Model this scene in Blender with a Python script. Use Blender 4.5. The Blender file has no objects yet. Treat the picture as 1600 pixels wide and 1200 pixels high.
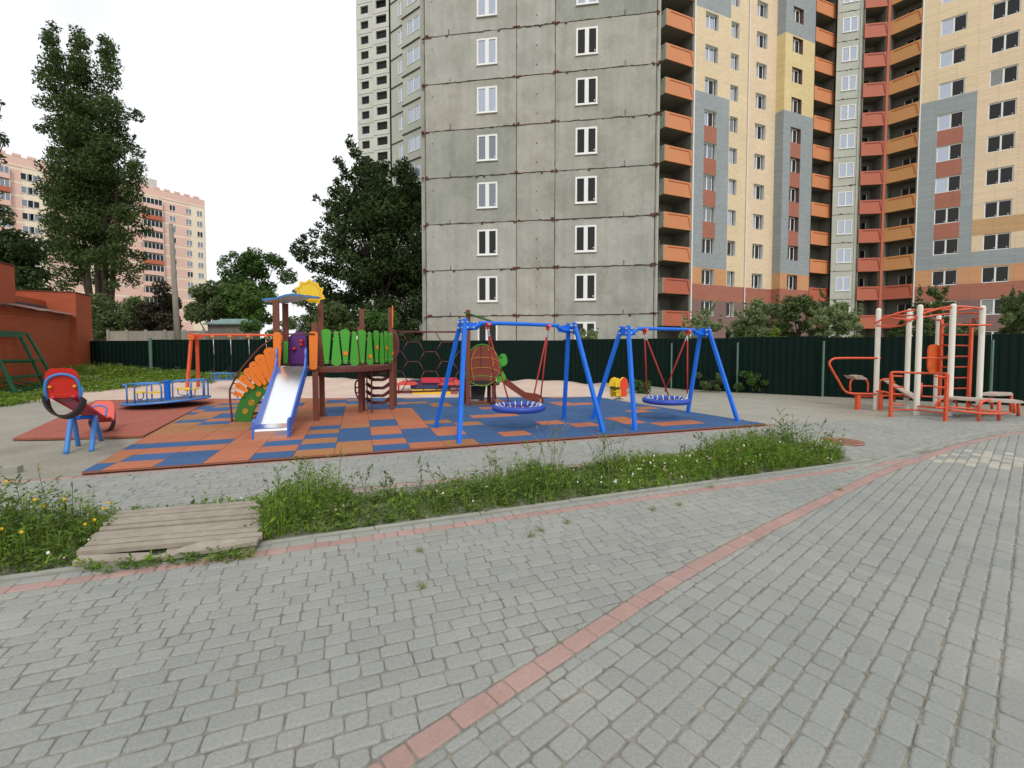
import bpy, math, random
from math import sin, cos, tan, atan, atan2, pi, radians, sqrt, hypot
from mathutils import Vector as V

# ------------------------------------------------------------------ scene
S = bpy.context.scene
COL = S.collection
F = 700.0            # focal length in photo pixels (1600 wide)
CH = 1.6             # camera height
PV = 573.0           # photo row of the optical axis (the frame is shifted down a little)
TH = atan((PV-545)/F)  # downward pitch
sT, cT = sin(TH), cos(TH)
KH = (PV-545)/F*sT+cT

def ray(u, v):
    a, b = (u-800)/F, (PV-v)/F
    return V((a, b*sT+cT, b*cT-sT))
def G(u, v, z=0.0):                      # point of the ground under a photo pixel
    r = ray(u, v); t = (z-CH)/r.z
    return V((r.x*t, r.y*t, z))
def P(u, v, Y):                          # point at distance Y along a photo ray
    r = ray(u, v); t = Y/r.y
    return V((r.x*t, Y, CH+r.z*t))
def XY(u, Y):                            # plan position
    p = P(u, 545, Y); return V((p.x, p.y, 0))
def sm(a, b, x):
    t = max(0.0, min(1.0, (x-a)/(b-a))); return t*t*(3-2*t)

# ------------------------------------------------------------------ materials
def srgb(r, g, b):
    f = lambda c: (c/255/12.92) if c/255 <= .04045 else ((c/255+.055)/1.055)**2.4
    return (f(r), f(g), f(b))
MATS = {}
def mat(name, col, rough=.6, metal=0.0, nz=None, bump=None, island=0.0, spec=.5, stretch=(1,1,1), col2=None, attr=None, coat=0, isl2=None, streak=0):
    if name in MATS: return MATS[name]
    m = bpy.data.materials.new(name); m.use_nodes = True
    N, L = m.node_tree.nodes, m.node_tree.links
    b = N['Principled BSDF']
    b.inputs['Roughness'].default_value = rough
    b.inputs['Metallic'].default_value = metal
    b.inputs['Specular IOR Level'].default_value = spec
    if coat: b.inputs['Coat Weight'].default_value = coat
    c = None
    tc = N.new('ShaderNodeTexCoord'); mp = N.new('ShaderNodeMapping')
    L.new(tc.outputs['Object'], mp.inputs['Vector']); mp.inputs['Scale'].default_value = stretch
    if attr:
        a = N.new('ShaderNodeAttribute'); a.attribute_name = attr; c = a.outputs['Color']
    else:
        r = N.new('ShaderNodeRGB'); r.outputs[0].default_value = (*col, 1); c = r.outputs[0]
    def mixc(f, a, bb, mode='MIX'):
        x = N.new('ShaderNodeMix'); x.data_type = 'RGBA'; x.blend_type = mode
        if isinstance(f, float): x.inputs[0].default_value = f
        else: L.new(f, x.inputs[0])
        L.new(a, x.inputs[6])
        if isinstance(bb, tuple): x.inputs[7].default_value = (*bb, 1)
        else: L.new(bb, x.inputs[7])
        return x.outputs[2]
    def noise(sc, det=6, rg=.6):
        n = N.new('ShaderNodeTexNoise'); n.inputs['Scale'].default_value = sc
        n.inputs['Detail'].default_value = det; n.inputs['Roughness'].default_value = rg
        L.new(mp.outputs['Vector'], n.inputs['Vector']); return n.outputs['Fac']
    def ramp(f, a, bb, lo, hi):
        x = N.new('ShaderNodeMapRange'); L.new(f, x.inputs[0])
        for i, q in enumerate((a, bb, lo, hi)): x.inputs[i+1].default_value = q
        return x.outputs[0]
    if col2 is not None and isl2 is None:
        c = mixc(ramp(noise(nz[0] if nz else 1.5), .38, .62, 0, 1), c, col2)
    if isl2 is not None:
        g = N.new('ShaderNodeNewGeometry')
        c = mixc(g.outputs['Random Per Island'], c, isl2)
    def scalecol(c, f):
        h = N.new('ShaderNodeHueSaturation'); L.new(f, h.inputs['Value']); L.new(c, h.inputs['Color']); return h.outputs[0]
    if nz: c = scalecol(c, ramp(noise(nz[0]), .3, .7, 1-nz[1], 1+nz[1]))
    if nz and len(nz) > 2: c = scalecol(c, ramp(noise(nz[2]), .3, .7, 1-nz[3], 1+nz[3]))
    if streak:
        mp2 = N.new('ShaderNodeMapping'); L.new(tc.outputs['Object'], mp2.inputs['Vector']); mp2.inputs['Scale'].default_value = (2.2, 2.2, .16)
        n2 = N.new('ShaderNodeTexNoise'); n2.inputs['Scale'].default_value = 1.3; n2.inputs['Detail'].default_value = 5
        L.new(mp2.outputs['Vector'], n2.inputs['Vector'])
        c = scalecol(c, ramp(n2.outputs['Fac'], .32, .68, 1-streak, 1+streak))
    if island:
        g = N.new('ShaderNodeNewGeometry'); c = scalecol(c, ramp(g.outputs['Random Per Island'], 0, 1, 1-island, 1+island))
    L.new(c, b.inputs['Base Color'])
    if bump:
        bp = N.new('ShaderNodeBump'); bp.inputs['Strength'].default_value = bump[1]; bp.inputs['Distance'].default_value = bump[2] if len(bump) > 2 else .02
        L.new(noise(bump[0], 8, .7), bp.inputs['Height']); L.new(bp.outputs[0], b.inputs['Normal'])
    MATS[name] = m
    return m
def clad(name, col, var=.06):
    """small glazed facing bricks in courses"""
    if name in MATS: return MATS[name]
    m = mat(name, col, .7, nz=(.35, .05, 5.0, .05))
    N, L = m.node_tree.nodes, m.node_tree.links; b = N['Principled BSDF']
    src = b.inputs['Base Color'].links[0].from_socket
    g = N.new('ShaderNodeNewGeometry'); sx = N.new('ShaderNodeSeparateXYZ'); L.new(g.outputs['Position'], sx.inputs[0])
    ad = N.new('ShaderNodeMath'); ad.operation = 'ADD'; L.new(sx.outputs[0], ad.inputs[0]); L.new(sx.outputs[1], ad.inputs[1])
    cb = N.new('ShaderNodeCombineXYZ'); L.new(ad.outputs[0], cb.inputs[0]); L.new(sx.outputs[2], cb.inputs[1])
    bt = N.new('ShaderNodeTexBrick'); bt.inputs['Scale'].default_value = 1.0
    bt.inputs['Brick Width'].default_value = .5; bt.inputs['Row Height'].default_value = .14; bt.inputs['Mortar Size'].default_value = .012
    bt.inputs['Color1'].default_value = (1-var,)*3+(1,); bt.inputs['Color2'].default_value = (1+var,)*3+(1,); bt.inputs['Mortar'].default_value = (.87,.87,.87,1)
    L.new(cb.outputs[0], bt.inputs['Vector'])
    x = N.new('ShaderNodeMix'); x.data_type = 'RGBA'; x.blend_type = 'MULTIPLY'; x.inputs[0].default_value = 1
    L.new(src, x.inputs[6]); L.new(bt.outputs['Color'], x.inputs[7]); L.new(x.outputs[2], b.inputs['Base Color'])
    return m
def leafmat(name, c1, c2, tr=.25, rough=.55):
    m = bpy.data.materials.new(name); m.use_nodes = True
    N, L = m.node_tree.nodes, m.node_tree.links
    b = N['Principled BSDF']; b.inputs['Roughness'].default_value = rough; b.inputs['Specular IOR Level'].default_value = .12
    g = N.new('ShaderNodeNewGeometry'); x = N.new('ShaderNodeMix'); x.data_type = 'RGBA'
    L.new(g.outputs['Random Per Island'], x.inputs[0]); x.inputs[6].default_value = (*c1, 1); x.inputs[7].default_value = (*c2, 1)
    L.new(x.outputs[2], b.inputs['Base Color'])
    t = N.new('ShaderNodeBsdfTranslucent'); L.new(x.outputs[2], t.inputs['Color'])
    ms = N.new('ShaderNodeMixShader'); ms.inputs[0].default_value = tr
    L.new(b.outputs[0], ms.inputs[1]); L.new(t.outputs[0], ms.inputs[2])
    L.new(ms.outputs[0], N['Material Output'].inputs['Surface'])
    MATS[name] = m; return m
def glassmat(name, dark, refl, tint, spec=.5):
    m = bpy.data.materials.new(name); m.use_nodes = True
    N, L = m.node_tree.nodes, m.node_tree.links
    b = N['Principled BSDF']; b.inputs['Base Color'].default_value = (*dark, 1); b.inputs['Roughness'].default_value = .08; b.inputs['Specular IOR Level'].default_value = spec
    gl = N.new('ShaderNodeBsdfGlossy'); gl.inputs['Color'].default_value = (*tint, 1); gl.inputs['Roughness'].default_value = .06
    ms = N.new('ShaderNodeMixShader'); ms.inputs[0].default_value = refl
    L.new(b.outputs[0], ms.inputs[1]); L.new(gl.outputs[0], ms.inputs[2]); L.new(ms.outputs[0], N['Material Output'].inputs['Surface'])
    MATS[name] = m; return m

# ------------------------------------------------------------------ mesh builder
WL = {}
class MB:
    def __init__(s): s.v = []; s.f = []; s.m = []
    def add(s, pts, faces, mi=0):
        o = len(s.v); s.v += [tuple(p) for p in pts]
        for f in faces: s.f.append(tuple(o+i for i in f)); s.m.append(mi)
    def poly(s, pts, mi=0): s.add(pts, [tuple(range(len(pts)))], mi)
    def obox(s, o, a, b, c, mi=0):       # corner + three edge vectors
        o, a, b, c = V(o), V(a), V(b), V(c)
        if a.cross(b).dot(c) < 0: a, b = b, a
        p = [o, o+a, o+a+b, o+b, o+c, o+a+c, o+a+b+c, o+b+c]
        s.add(p, [(3,2,1,0),(4,5,6,7),(0,1,5,4),(1,2,6,5),(2,3,7,6),(3,0,4,7)], mi)
    def box(s, c, sx, sy, sz, rz=0, mi=0):
        a, b = V((cos(rz), sin(rz), 0))*sx, V((-sin(rz), cos(rz), 0))*sy
        s.obox(V(c)-a/2-b/2-V((0,0,sz/2)), a, b, V((0,0,sz)), mi)
    def bar(s, p, q, w, h, up=(0,0,1), mi=0):
        p, q, up = V(p), V(q), V(up); d = q-p
        x = d.cross(up)
        if x.length < 1e-6: x = d.cross(V((0,1,0)))
        x.normalize(); y = x.cross(d).normalized()
        s.obox(p-x*w/2-y*h/2, d, x*w, y*h, mi)
    def tube(s, pts, r, n=8, mi=0, closed=False, r2=None, caps=True):
        pts = [V(p) for p in pts]; k = len(pts); o = len(s.v); prev = None
        for i, p in enumerate(pts):
            if closed: t = pts[(i+1) % k]-pts[i-1]
            else: t = pts[min(i+1, k-1)]-pts[max(i-1, 0)]
            t.normalize()
            x = t.orthogonal() if prev is None else prev-t*prev.dot(t)
            x.normalize(); prev = x; y = t.cross(x)
            rr = r if r2 is None else r+(r2-r)*i/max(1, k-1)
            for j in range(n):
                a = 2*pi*j/n; s.v.append(tuple(p+x*cos(a)*rr+y*sin(a)*rr))
        for i in range(k if closed else k-1):
            for j in range(n):
                a, b = o+i*n+j, o+i*n+(j+1) % n
                c, d = o+((i+1) % k)*n+(j+1) % n, o+((i+1) % k)*n+j
                s.f.append((a, b, c, d)); s.m.append(mi)
        if not closed and caps:
            s.f.append(tuple(o+j for j in reversed(range(n)))); s.m.append(mi)
            s.f.append(tuple(o+(k-1)*n+j for j in range(n))); s.m.append(mi)
    def prism(s, pts, th, mi=0, mside=None, mback=None):  # outline + thickness vector
        pts = [V(p) for p in pts]; th = V(th); n = len(pts)
        nrm = V((0,0,0))
        for i in range(n): nrm += pts[i].cross(pts[(i+1) % n])
        if nrm.dot(th) > 0: pts = pts[::-1]
        s.add(pts, [tuple(range(n))], mi)
        s.add([p+th for p in pts], [tuple(reversed(range(n)))], mi if mback is None else mback)
        o = len(s.v)-2*n
        for i in range(n):
            j = (i+1) % n
            s.f.append((o+j, o+i, o+n+i, o+n+j)); s.m.append(mi if mside is None else mside)
    def ball(s, c, r, n=8, mi=0, sz=None):
        c = V(c); rows = max(4, n//2+1); o = len(s.v); rz = sz or r
        for i in range(1, rows):
            a = pi*i/rows
            for j in range(n): s.v.append((c.x+r*sin(a)*cos(2*pi*j/n), c.y+r*sin(a)*sin(2*pi*j/n), c.z+rz*cos(a)))
        s.v.append((c.x, c.y, c.z+rz)); s.v.append((c.x, c.y, c.z-rz)); T = len(s.v)-2
        for i in range(rows-2):
            for j in range(n):
                s.f.append((o+i*n+j, o+(i+1)*n+j, o+(i+1)*n+(j+1) % n, o+i*n+(j+1) % n)); s.m.append(mi)
        for j in range(n):
            s.f.append((T, o+j, o+(j+1) % n)); s.m.append(mi)
            q = o+(rows-2)*n; s.f.append((T+1, q+(j+1) % n, q+j)); s.m.append(mi)
    def build(s, name, mats, parent=None, smooth=False, loc=None):
        if not isinstance(mats, (list, tuple)): mats = [mats]
        off = V((0,0,0))
        if parent is not None: off = WL[parent.name]
        elif loc is not None: off = V(loc)
        me = bpy.data.meshes.new(name)
        me.from_pydata([(x-off.x, y-off.y, z-off.z) for x, y, z in s.v], [], s.f)
        for m in mats: me.materials.append(m)
        me.polygons.foreach_set('material_index', s.m)
        if smooth: me.polygons.foreach_set('use_smooth', [True]*len(s.f))
        me.update()
        o = bpy.data.objects.new(name, me); COL.objects.link(o)
        if parent is not None: o.parent = parent; WL[o.name] = off
        else:
            o.location = off; WL[o.name] = off
        return o
def smooth_by_angle(o, ang=40):
    me = o.data
    me.polygons.foreach_set('use_smooth', [True]*len(me.polygons))
    try: me.set_sharp_from_angle(angle=radians(ang))
    except Exception: pass
    return o
def tag(o, label=None, cat=None, group=None, kind=None):
    if label: o['label'] = label
    if cat: o['category'] = cat
    if group: o['group'] = group
    if kind: o['kind'] = kind
    return o
def thing(name, loc, label, cat, group=None):
    o = bpy.data.objects.new(name, None); COL.objects.link(o); o.empty_display_size = .2
    o.location = V(loc); WL[o.name] = V(loc)
    return tag(o, label, cat, group)
def curve(pts, n=6):                    # Catmull-Rom through 3-D points
    pts = [V(p) for p in pts]; out = []
    for i in range(len(pts)-1):
        a, b, c, d = pts[max(0, i-1)], pts[i], pts[i+1], pts[min(len(pts)-1, i+2)]
        for k in range(n):
            t = k/n
            out.append(.5*((2*b)+(c-a)*t+(2*a-5*b+4*c-d)*t*t+(3*b-a-3*c+d)*t**3))
    out.append(pts[-1]); return out
def capsule(p, q, r1, r2, plane_x, plane_z, n=6):   # flat tapered plank outline between p and q
    d = (q-p).normalized(); nn = (plane_x*(-d.dot(plane_z))+plane_z*(d.dot(plane_x))).normalized()
    out = []
    for k in range(n+1):
        a = -pi/2+pi*k/n; out.append(q+d*cos(a)*r2*.7+nn*sin(a)*r2)
    for k in range(n+1):
        a = pi/2+pi*k/n; out.append(p+d*cos(a)*r1*.7+nn*sin(a)*r1)
    return out

# ------------------------------------------------------------------ palette
M = {}
M['paver'] = mat('paver_concrete', srgb(141,143,138), .85, col2=srgb(144,144,136), nz=(.7,.08,70,.14), bump=(180,.6,.004), island=.055)
M['paver_pink'] = mat('paver_red_concrete', srgb(160,131,123), .85, nz=(3,.10,60,.10), bump=(220,.35,.004), island=.08)
M['paver_pale'] = mat('paver_pale_concrete', srgb(170,167,152), .85, nz=(3,.08,60,.10), bump=(220,.35,.004), island=.08)
M['joint'] = mat('joint_sand', srgb(126,122,111), .95, nz=(7,.34,40,.25), bump=(90,.5,.006))
M['kerb'] = mat('kerb_concrete', srgb(148,148,137), .9, nz=(4,.12,50,.08), bump=(150,.3,.004))
M['ground'] = mat('dirt', srgb(150,142,122), .95, nz=(.2,.2,6,.15), col2=srgb(96,104,64))
M['terrain'] = mat('loose_sand', (1,1,1), .95, attr='tint', nz=(1.1,.10,26,.14), bump=(30,.6,.03))
M['soil'] = mat('dark_soil', srgb(74,66,46), .95, nz=(6,.3), bump=(30,.6,.03))
M['mat_orange'] = mat('rubber_orange', srgb(170,102,70), .92, nz=(1.2,.08,90,.12), bump=(260,.4,.004), island=.07)
M['mat_ochre'] = mat('rubber_ochre', srgb(156,106,66), .92, nz=(1.2,.08,90,.12), bump=(260,.4,.004), island=.07)
M['mat_red'] = mat('rubber_red', srgb(156,84,68), .92, nz=(1.2,.08,90,.12), bump=(260,.4,.004), island=.04)
M['mat_blue'] = mat('rubber_blue', srgb(48,86,130), .92, nz=(1.2,.08,90,.12), bump=(260,.4,.004), island=.08)
M['mat_edge'] = mat('rubber_edge', srgb(140,84,62), .95)
M['blue'] = mat('blue_paint', srgb(18,106,214), .42, nz=(3,.10,45,.05), spec=.35)
M['blue_lt'] = mat('pale_blue_paint', srgb(62,124,196), .42, nz=(4,.06))
M['slide_blue'] = mat('blue_plastic', srgb(58,110,205), .4)
M['orange_red'] = mat('orange_red_paint', srgb(214,84,48), .4, nz=(4,.12,45,.05))
M['red'] = mat('red_paint', srgb(206,44,30), .42)
M['crimson'] = mat('crimson_plastic', srgb(196,52,70), .5)
M['red_rope'] = mat('red_rope', srgb(168,44,44), .8)
M['orange'] = mat('orange_plastic', srgb(226,118,28), .45)
M['green'] = mat('green_plastic', srgb(66,158,40), .45)
M['green_dk'] = mat('dark_green_plastic', srgb(44,112,30), .5)
M['yellow'] = mat('yellow_plastic', srgb(238,196,40), .45)
M['amber'] = mat('amber_line', srgb(222,150,30), .5)
M['purple'] = mat('purple_plastic', srgb(94,48,122), .45)
M['brown'] = mat('brown_wood', srgb(112,58,40), .6, nz=(3,.15), stretch=(6,6,.6), bump=(25,.3,.004))
M['brown_metal'] = mat('brown_paint', srgb(98,48,42), .5)
M['shell'] = mat('turtle_shell_panel', srgb(118,52,32), .55, nz=(4,.08))
M['steel'] = mat('polished_steel', (.93,.93,.93), .2, 1.0)
M['zinc'] = mat('zinc', (.55,.55,.55), .4, .9)
M['white'] = mat('white_paint', srgb(226,222,208), .45)
M['rubber'] = mat('black_rubber', srgb(38,34,32), .7)
M['cloud_white'] = mat('pale_panel', srgb(196,214,214), .5)
M['cloud_blue'] = mat('sky_blue_panel', srgb(46,124,184), .45)
M['navy'] = mat('navy_paint', srgb(52,56,92), .5)
M['violet_rope'] = mat('violet_rope', srgb(112,70,130), .85)
M['pad'] = mat('worn_plywood', srgb(176,160,148), .7, nz=(6,.1))
M['fence'] = mat('dark_green_sheet', srgb(5,27,21), .6, nz=(.8,.12), spec=.12)
M['fence_post'] = mat('post_grey_green', srgb(88,120,100), .6, nz=(5,.1))
M['wood'] = mat('weathered_planks', srgb(148,138,124), .85, nz=(2,.12,9,.16), stretch=(1,1,1), bump=(30,.4,.005), island=.12)
M['brick'] = clad('red_brick', srgb(168,80,46), .07)
M['brick_dk'] = mat('tar_flashing', srgb(74,72,74), .7, nz=(3,.3))
M['tin'] = mat('rusty_tin', srgb(128,116,108), .6, nz=(2,.25), col2=srgb(120,74,56))
for _k, (_c, _d, _n) in enumerate(((srgb(172,171,160), srgb(142,142,131), .55), (srgb(178,176,164), srgb(151,149,137), .80), (srgb(164,165,155), srgb(135,137,127), .45), (srgb(179,178,168), srgb(153,152,142), .65))):
    M['conc%d' % _k] = mat('panel_concrete_%s' % 'abcd'[_k], _c, .9, nz=(_n, .13, 5, .07), col2=_d, bump=(14,.15,.02), streak=.07)
M['conc'] = M['conc0']
M['conc_lt'] = mat('panel_concrete_pale', srgb(186,188,176), .9, nz=(.4,.09,7,.05), bump=(14,.15,.02), island=.05)
M['conc_far'] = mat('panel_concrete_far', srgb(196,196,186), .9, nz=(.3,.06), island=.05)
M['seam'] = mat('joint_sealant', srgb(74,60,50), .9, nz=(3,.3))
M['rust'] = mat('rust', srgb(96,56,42), .9, nz=(8,.3))
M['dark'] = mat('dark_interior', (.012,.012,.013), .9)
M['loggia'] = mat('loggia_concrete', srgb(122,118,108), .9, nz=(.6,.1))
M['c_beige'] = clad('beige_facing', srgb(226,204,168)); M['c_yellow'] = clad('yellow_facing', srgb(222,202,150))
M['c_rose'] = clad('rose_beige_facing', srgb(228,204,172)); M['c_grey'] = clad('blue_grey_facing', srgb(150,158,160), .09)
M['c_red'] = clad('brick_red_facing', srgb(168,106,86)); M['c_orange'] = clad('orange_facing', srgb(204,150,106))
M['c_brown'] = clad('plum_brown_facing', srgb(132,104,98)); M['c_tan'] = clad('tan_facing', srgb(196,158,114))
M['b_orange'] = mat('balcony_orange', srgb(212,138,92), .6, nz=(.5,.05)); M['b_red'] = mat('balcony_red', srgb(184,100,74), .6, nz=(.5,.05))
M['b_ochre'] = mat('balcony_ochre', srgb(202,146,90), .6, nz=(.5,.05)); M['b_grey'] = mat('balcony_concrete', srgb(168,170,152), .8, nz=(.5,.08))
M['b_groove_shade_o'] = mat('groove_shade_orange', srgb(176,92,46), .6); M['b_groove_shade_r'] = mat('groove_shade_red', srgb(136,54,40), .6); M['b_groove_shade_g'] = mat('groove_shade_grey', srgb(100,102,92), .8)  # darker tones: shade of the pressed parapet groove painted into the colour
M['upvc'] = mat('white_upvc', srgb(232,232,228), .4)
M['glass_dark'] = glassmat('glass_dark', (.012,.010,.010), .012, (.8,.8,.8), .25)
M['glass_curtain'] = glassmat('glass_curtain', (.20,.19,.18), .06, (.8,.85,.9))
M['glass_sky'] = glassmat('glass_sky', (.10,.12,.15), .42, (.80,.86,.97))
M['glass_mid'] = glassmat('glass_mid', (.04,.045,.055), .20, (.8,.85,.95))
M['pink'] = mat('pink_brick', srgb(226,188,174), .8, nz=(.1,.05)); M['cream'] = mat('cream_brick', srgb(236,220,196), .8, nz=(.1,.05))
M['pole'] = mat('pole_concrete', srgb(134,127,114), .9, nz=(2,.15))
M['bark'] = mat('bark', srgb(66,56,44), .95, nz=(3,.3), bump=(12,.8,.05))
M['iron_cover'] = mat('rusty_iron', srgb(150,104,86), .7, nz=(8,.15))
L_popl = leafmat('poplar_leaves', (.034,.058,.018), (.095,.145,.042))
L_dark = leafmat('linden_leaves', (.024,.045,.016), (.078,.120,.038), .26)
L_mid = leafmat('acacia_leaves', (.040,.085,.022), (.10,.18,.045))
L_shr = leafmat('shrub_leaves', (.060,.092,.032), (.165,.215,.08), .32)
L_bus = leafmat('bush_leaves', (.14,.20,.08), (.36,.43,.21), .42)
L_yel = leafmat('lime_leaves', (.10,.17,.03), (.22,.28,.05))
L_grs = leafmat('grass_blades', (.07,.14,.022), (.18,.27,.05), .3)
L_wd = leafmat('weed_leaves', (.11,.21,.020), (.28,.40,.06), .36)
L_wd2 = leafmat('dark_weed_leaves', (.06,.115,.024), (.15,.22,.05), .3)
L_dry = leafmat('dry_stems', (.20,.19,.08), (.34,.31,.16), .2)
M['flower'] = mat('white_petals', srgb(232,226,212), .8); M['flower_p'] = mat('pink_clover', srgb(190,140,150), .8); M['flower_y'] = mat('yellow_petals', srgb(222,176,20), .8)

# ------------------------------------------------------------------ camera, light, sky
cam = bpy.data.cameras.new('camera'); co = bpy.data.objects.new('camera', cam); COL.objects.link(co)
cam.sensor_width = 36; cam.lens = 36*F/1600; cam.shift_y = (PV-600)/1600; cam.clip_end = 3000; cam.clip_start = .05
co.location = (0, 0, CH); co.rotation_euler = (pi/2-TH, 0, 0); S.camera = co
SUN_EL, SUN_AZ = radians(42), radians(166)     # azimuth measured from +Y towards +X: high, behind the camera, to the right
sd = V((sin(SUN_AZ)*cos(SUN_EL), cos(SUN_AZ)*cos(SUN_EL), sin(SUN_EL)))
sl = bpy.data.lights.new('sun', 'SUN'); so = bpy.data.objects.new('sun', sl); COL.objects.link(so)
sl.energy = 1.3; sl.angle = radians(11); sl.color = (1, .975, .94)
so.rotation_euler = sd.to_track_quat('Z', 'Y').to_euler(); so.location = (0, -5, 40)
w = bpy.data.worlds.new('World'); S.world = w; w.use_nodes = True
N, L = w.node_tree.nodes, w.node_tree.links
bg = N['Background']; sky = N.new('ShaderNodeTexSky'); sky.sky_type = 'NISHITA'; sky.sun_disc = False
sky.sun_elevation = SUN_EL; sky.sun_rotation = SUN_AZ; sky.air_density = 1.2; sky.dust_density = 2.5
tc = N.new('ShaderNodeTexCoord'); mp = N.new('ShaderNodeMapping'); mp.inputs['Scale'].default_value = (1, 1, 2.2)
nz = N.new('ShaderNodeTexNoise'); nz.inputs['Scale'].default_value = 1.6; nz.inputs['Detail'].default_value = 7; nz.inputs['Roughness'].default_value = .55
L.new(tc.outputs['Generated'], mp.inputs['Vector']); L.new(mp.outputs['Vector'], nz.inputs['Vector'])
mr = N.new('ShaderNodeMapRange'); L.new(nz.outputs['Fac'], mr.inputs[0])
for i, q in enumerate((.30, .52, .72, 1.0)): mr.inputs[i+1].default_value = q
mx = N.new('ShaderNodeMix'); mx.data_type = 'RGBA'; L.new(mr.outputs[0], mx.inputs[0]); L.new(sky.outputs[0], mx.inputs[6])
mx.inputs[7].default_value = (10.4, 10.6, 10.9, 1)        # cloud sheet
L.new(mx.outputs[2], bg.inputs['Color']); bg.inputs['Strength'].default_value = .100
S.view_settings.view_transform = 'Standard'; S.view_settings.look = 'None'; S.view_settings.exposure = 0.04; S.view_settings.gamma = 1

# ------------------------------------------------------------------ key ground lines
SL1 = .383; K1 = 4.437            # kerb of the weed bed, camera side
SL2 = .397; K2 = 5.656            # back edge of the weed bed
SL3 = .341; K3 = 7.514            # front edge of the rubber flooring
def below1(x, y): return (K1+SL1*x-y)/sqrt(1+SL1**2)     # >0 towards the camera
def above2(x, y): return (y-K2-SL2*x)/sqrt(1+SL2**2)     # >0 behind the bed
def below3(x, y): return (K3+SL3*x-y)/sqrt(1+SL3**2)     # >0 in front of the rubber floor
BAND = [G(*p).to_2d() for p in ((470,1290),(600,1200),(815,1059),(1060,900),(1200,824),(1300,775),(1360,746),(1400,729),(1450,712),(1500,695.5),(1550,683),(1600,674.5),(1720,661))]
BAND = [p.to_2d() for p in curve([V((p.x, p.y, 0)) for p in BAND], 4)]
def band_near(x, y):               # signed distance to the curved pink band (left positive) + segment
    best = None; q = V((x, y))
    for i in range(len(BAND)-1):
        a, b = BAND[i], BAND[i+1]; d = b-a; t = max(0, min(1, (q-a).dot(d)/d.length_squared))
        e = (q-(a+d*t)).length
        if best is None or e < best[0]: best = (e, i)
    a, b = BAND[best[1]], BAND[best[1]+1]; d = (b-a).normalized(); nrm = V((-d.y, d.x))
    s = (q-a).dot(nrm)
    return (best[0] if s > 0 else -best[0]), a, nrm
MATP1 = [G(*p).to_2d() for p in ((125,743),(1200,665),(930,621.5),(336,624.5))]
MATP2 = [G(*p).to_2d() for p in ((20,688),(224,684),(336,624.5),(150,627))]
def inpoly(x, y, P):
    c = False; j = len(P)-1
    for i in range(len(P)):
        a, b = P[i], P[j]
        if (a.y > y) != (b.y > y) and x < (b.x-a.x)*(y-a.y)/(b.y-a.y)+a.x: c = not c
        j = i
    return c
def clip_half(poly, a, n):         # keep the side where (p-a).n >= 0
    out = []
    for i in range(len(poly)):
        p, q = poly[i], poly[(i+1) % len(poly)]; dp, dq = (p-a).dot(n), (q-a).dot(n)
        if dp >= 0: out.append(p)
        if dp*dq < 0: out.append(p+(q-p)*(dp/(dp-dq)))
    return out
def clip_convex(poly, C):
    A = sum(C[i].x*C[(i+1) % len(C)].y-C[(i+1) % len(C)].x*C[i].y for i in range(len(C)))
    for i in range(len(C)):
        a, b = C[i], C[(i+1) % len(C)]; d = b-a; n = V((-d.y, d.x))*(1 if A > 0 else -1)
        poly = clip_half(poly, a, n.normalized())
        if len(poly) < 3: return []
    return poly

# ------------------------------------------------------------------ ground, sand terrain
mb = MB()
mb.poly([(-900,-300,-.09),(900,-300,-.09),(900,1500,-.09),(-900,1500,-.09)])
tag(mb.build('ground', M['ground']), kind='structure')
rg = random.Random(3)
PH = [(rg.uniform(.4, 2.4), rg.uniform(0, 6.28), rg.uniform(0, 6.28)) for _ in range(14)]
def wob(x, y): return sum(sin(x*f*cos(a)+y*f*sin(a)+p) for f, a, p in PH)/sqrt(14)
def hgt(x, y):
    front = below3(x, y)
    m = sm(-.1, -.6, front)
    onmat = sm(14.2, 15.2, y) if x < 3.4 else 1
    if inpoly(x, y, MATP2): onmat = 0
    r = sm(14.6, 20.2, y)*(.34-.24*sm(-9, 2, x))*sm(9, 4, x)
    left = sm(-5.2, -6.2, x)
    return -.016+m*(r+onmat*(.028*wob(x, y)+.012*wob(x*3.1, y*2.7)+.07*sm(17.5, 19.5, y)*sm(8, 5, x)*(.6+wob(x*2.3, y*.9)))*(1 if x < 7 else .25)+left*.004*wob(3*x, 3*y))
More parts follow.
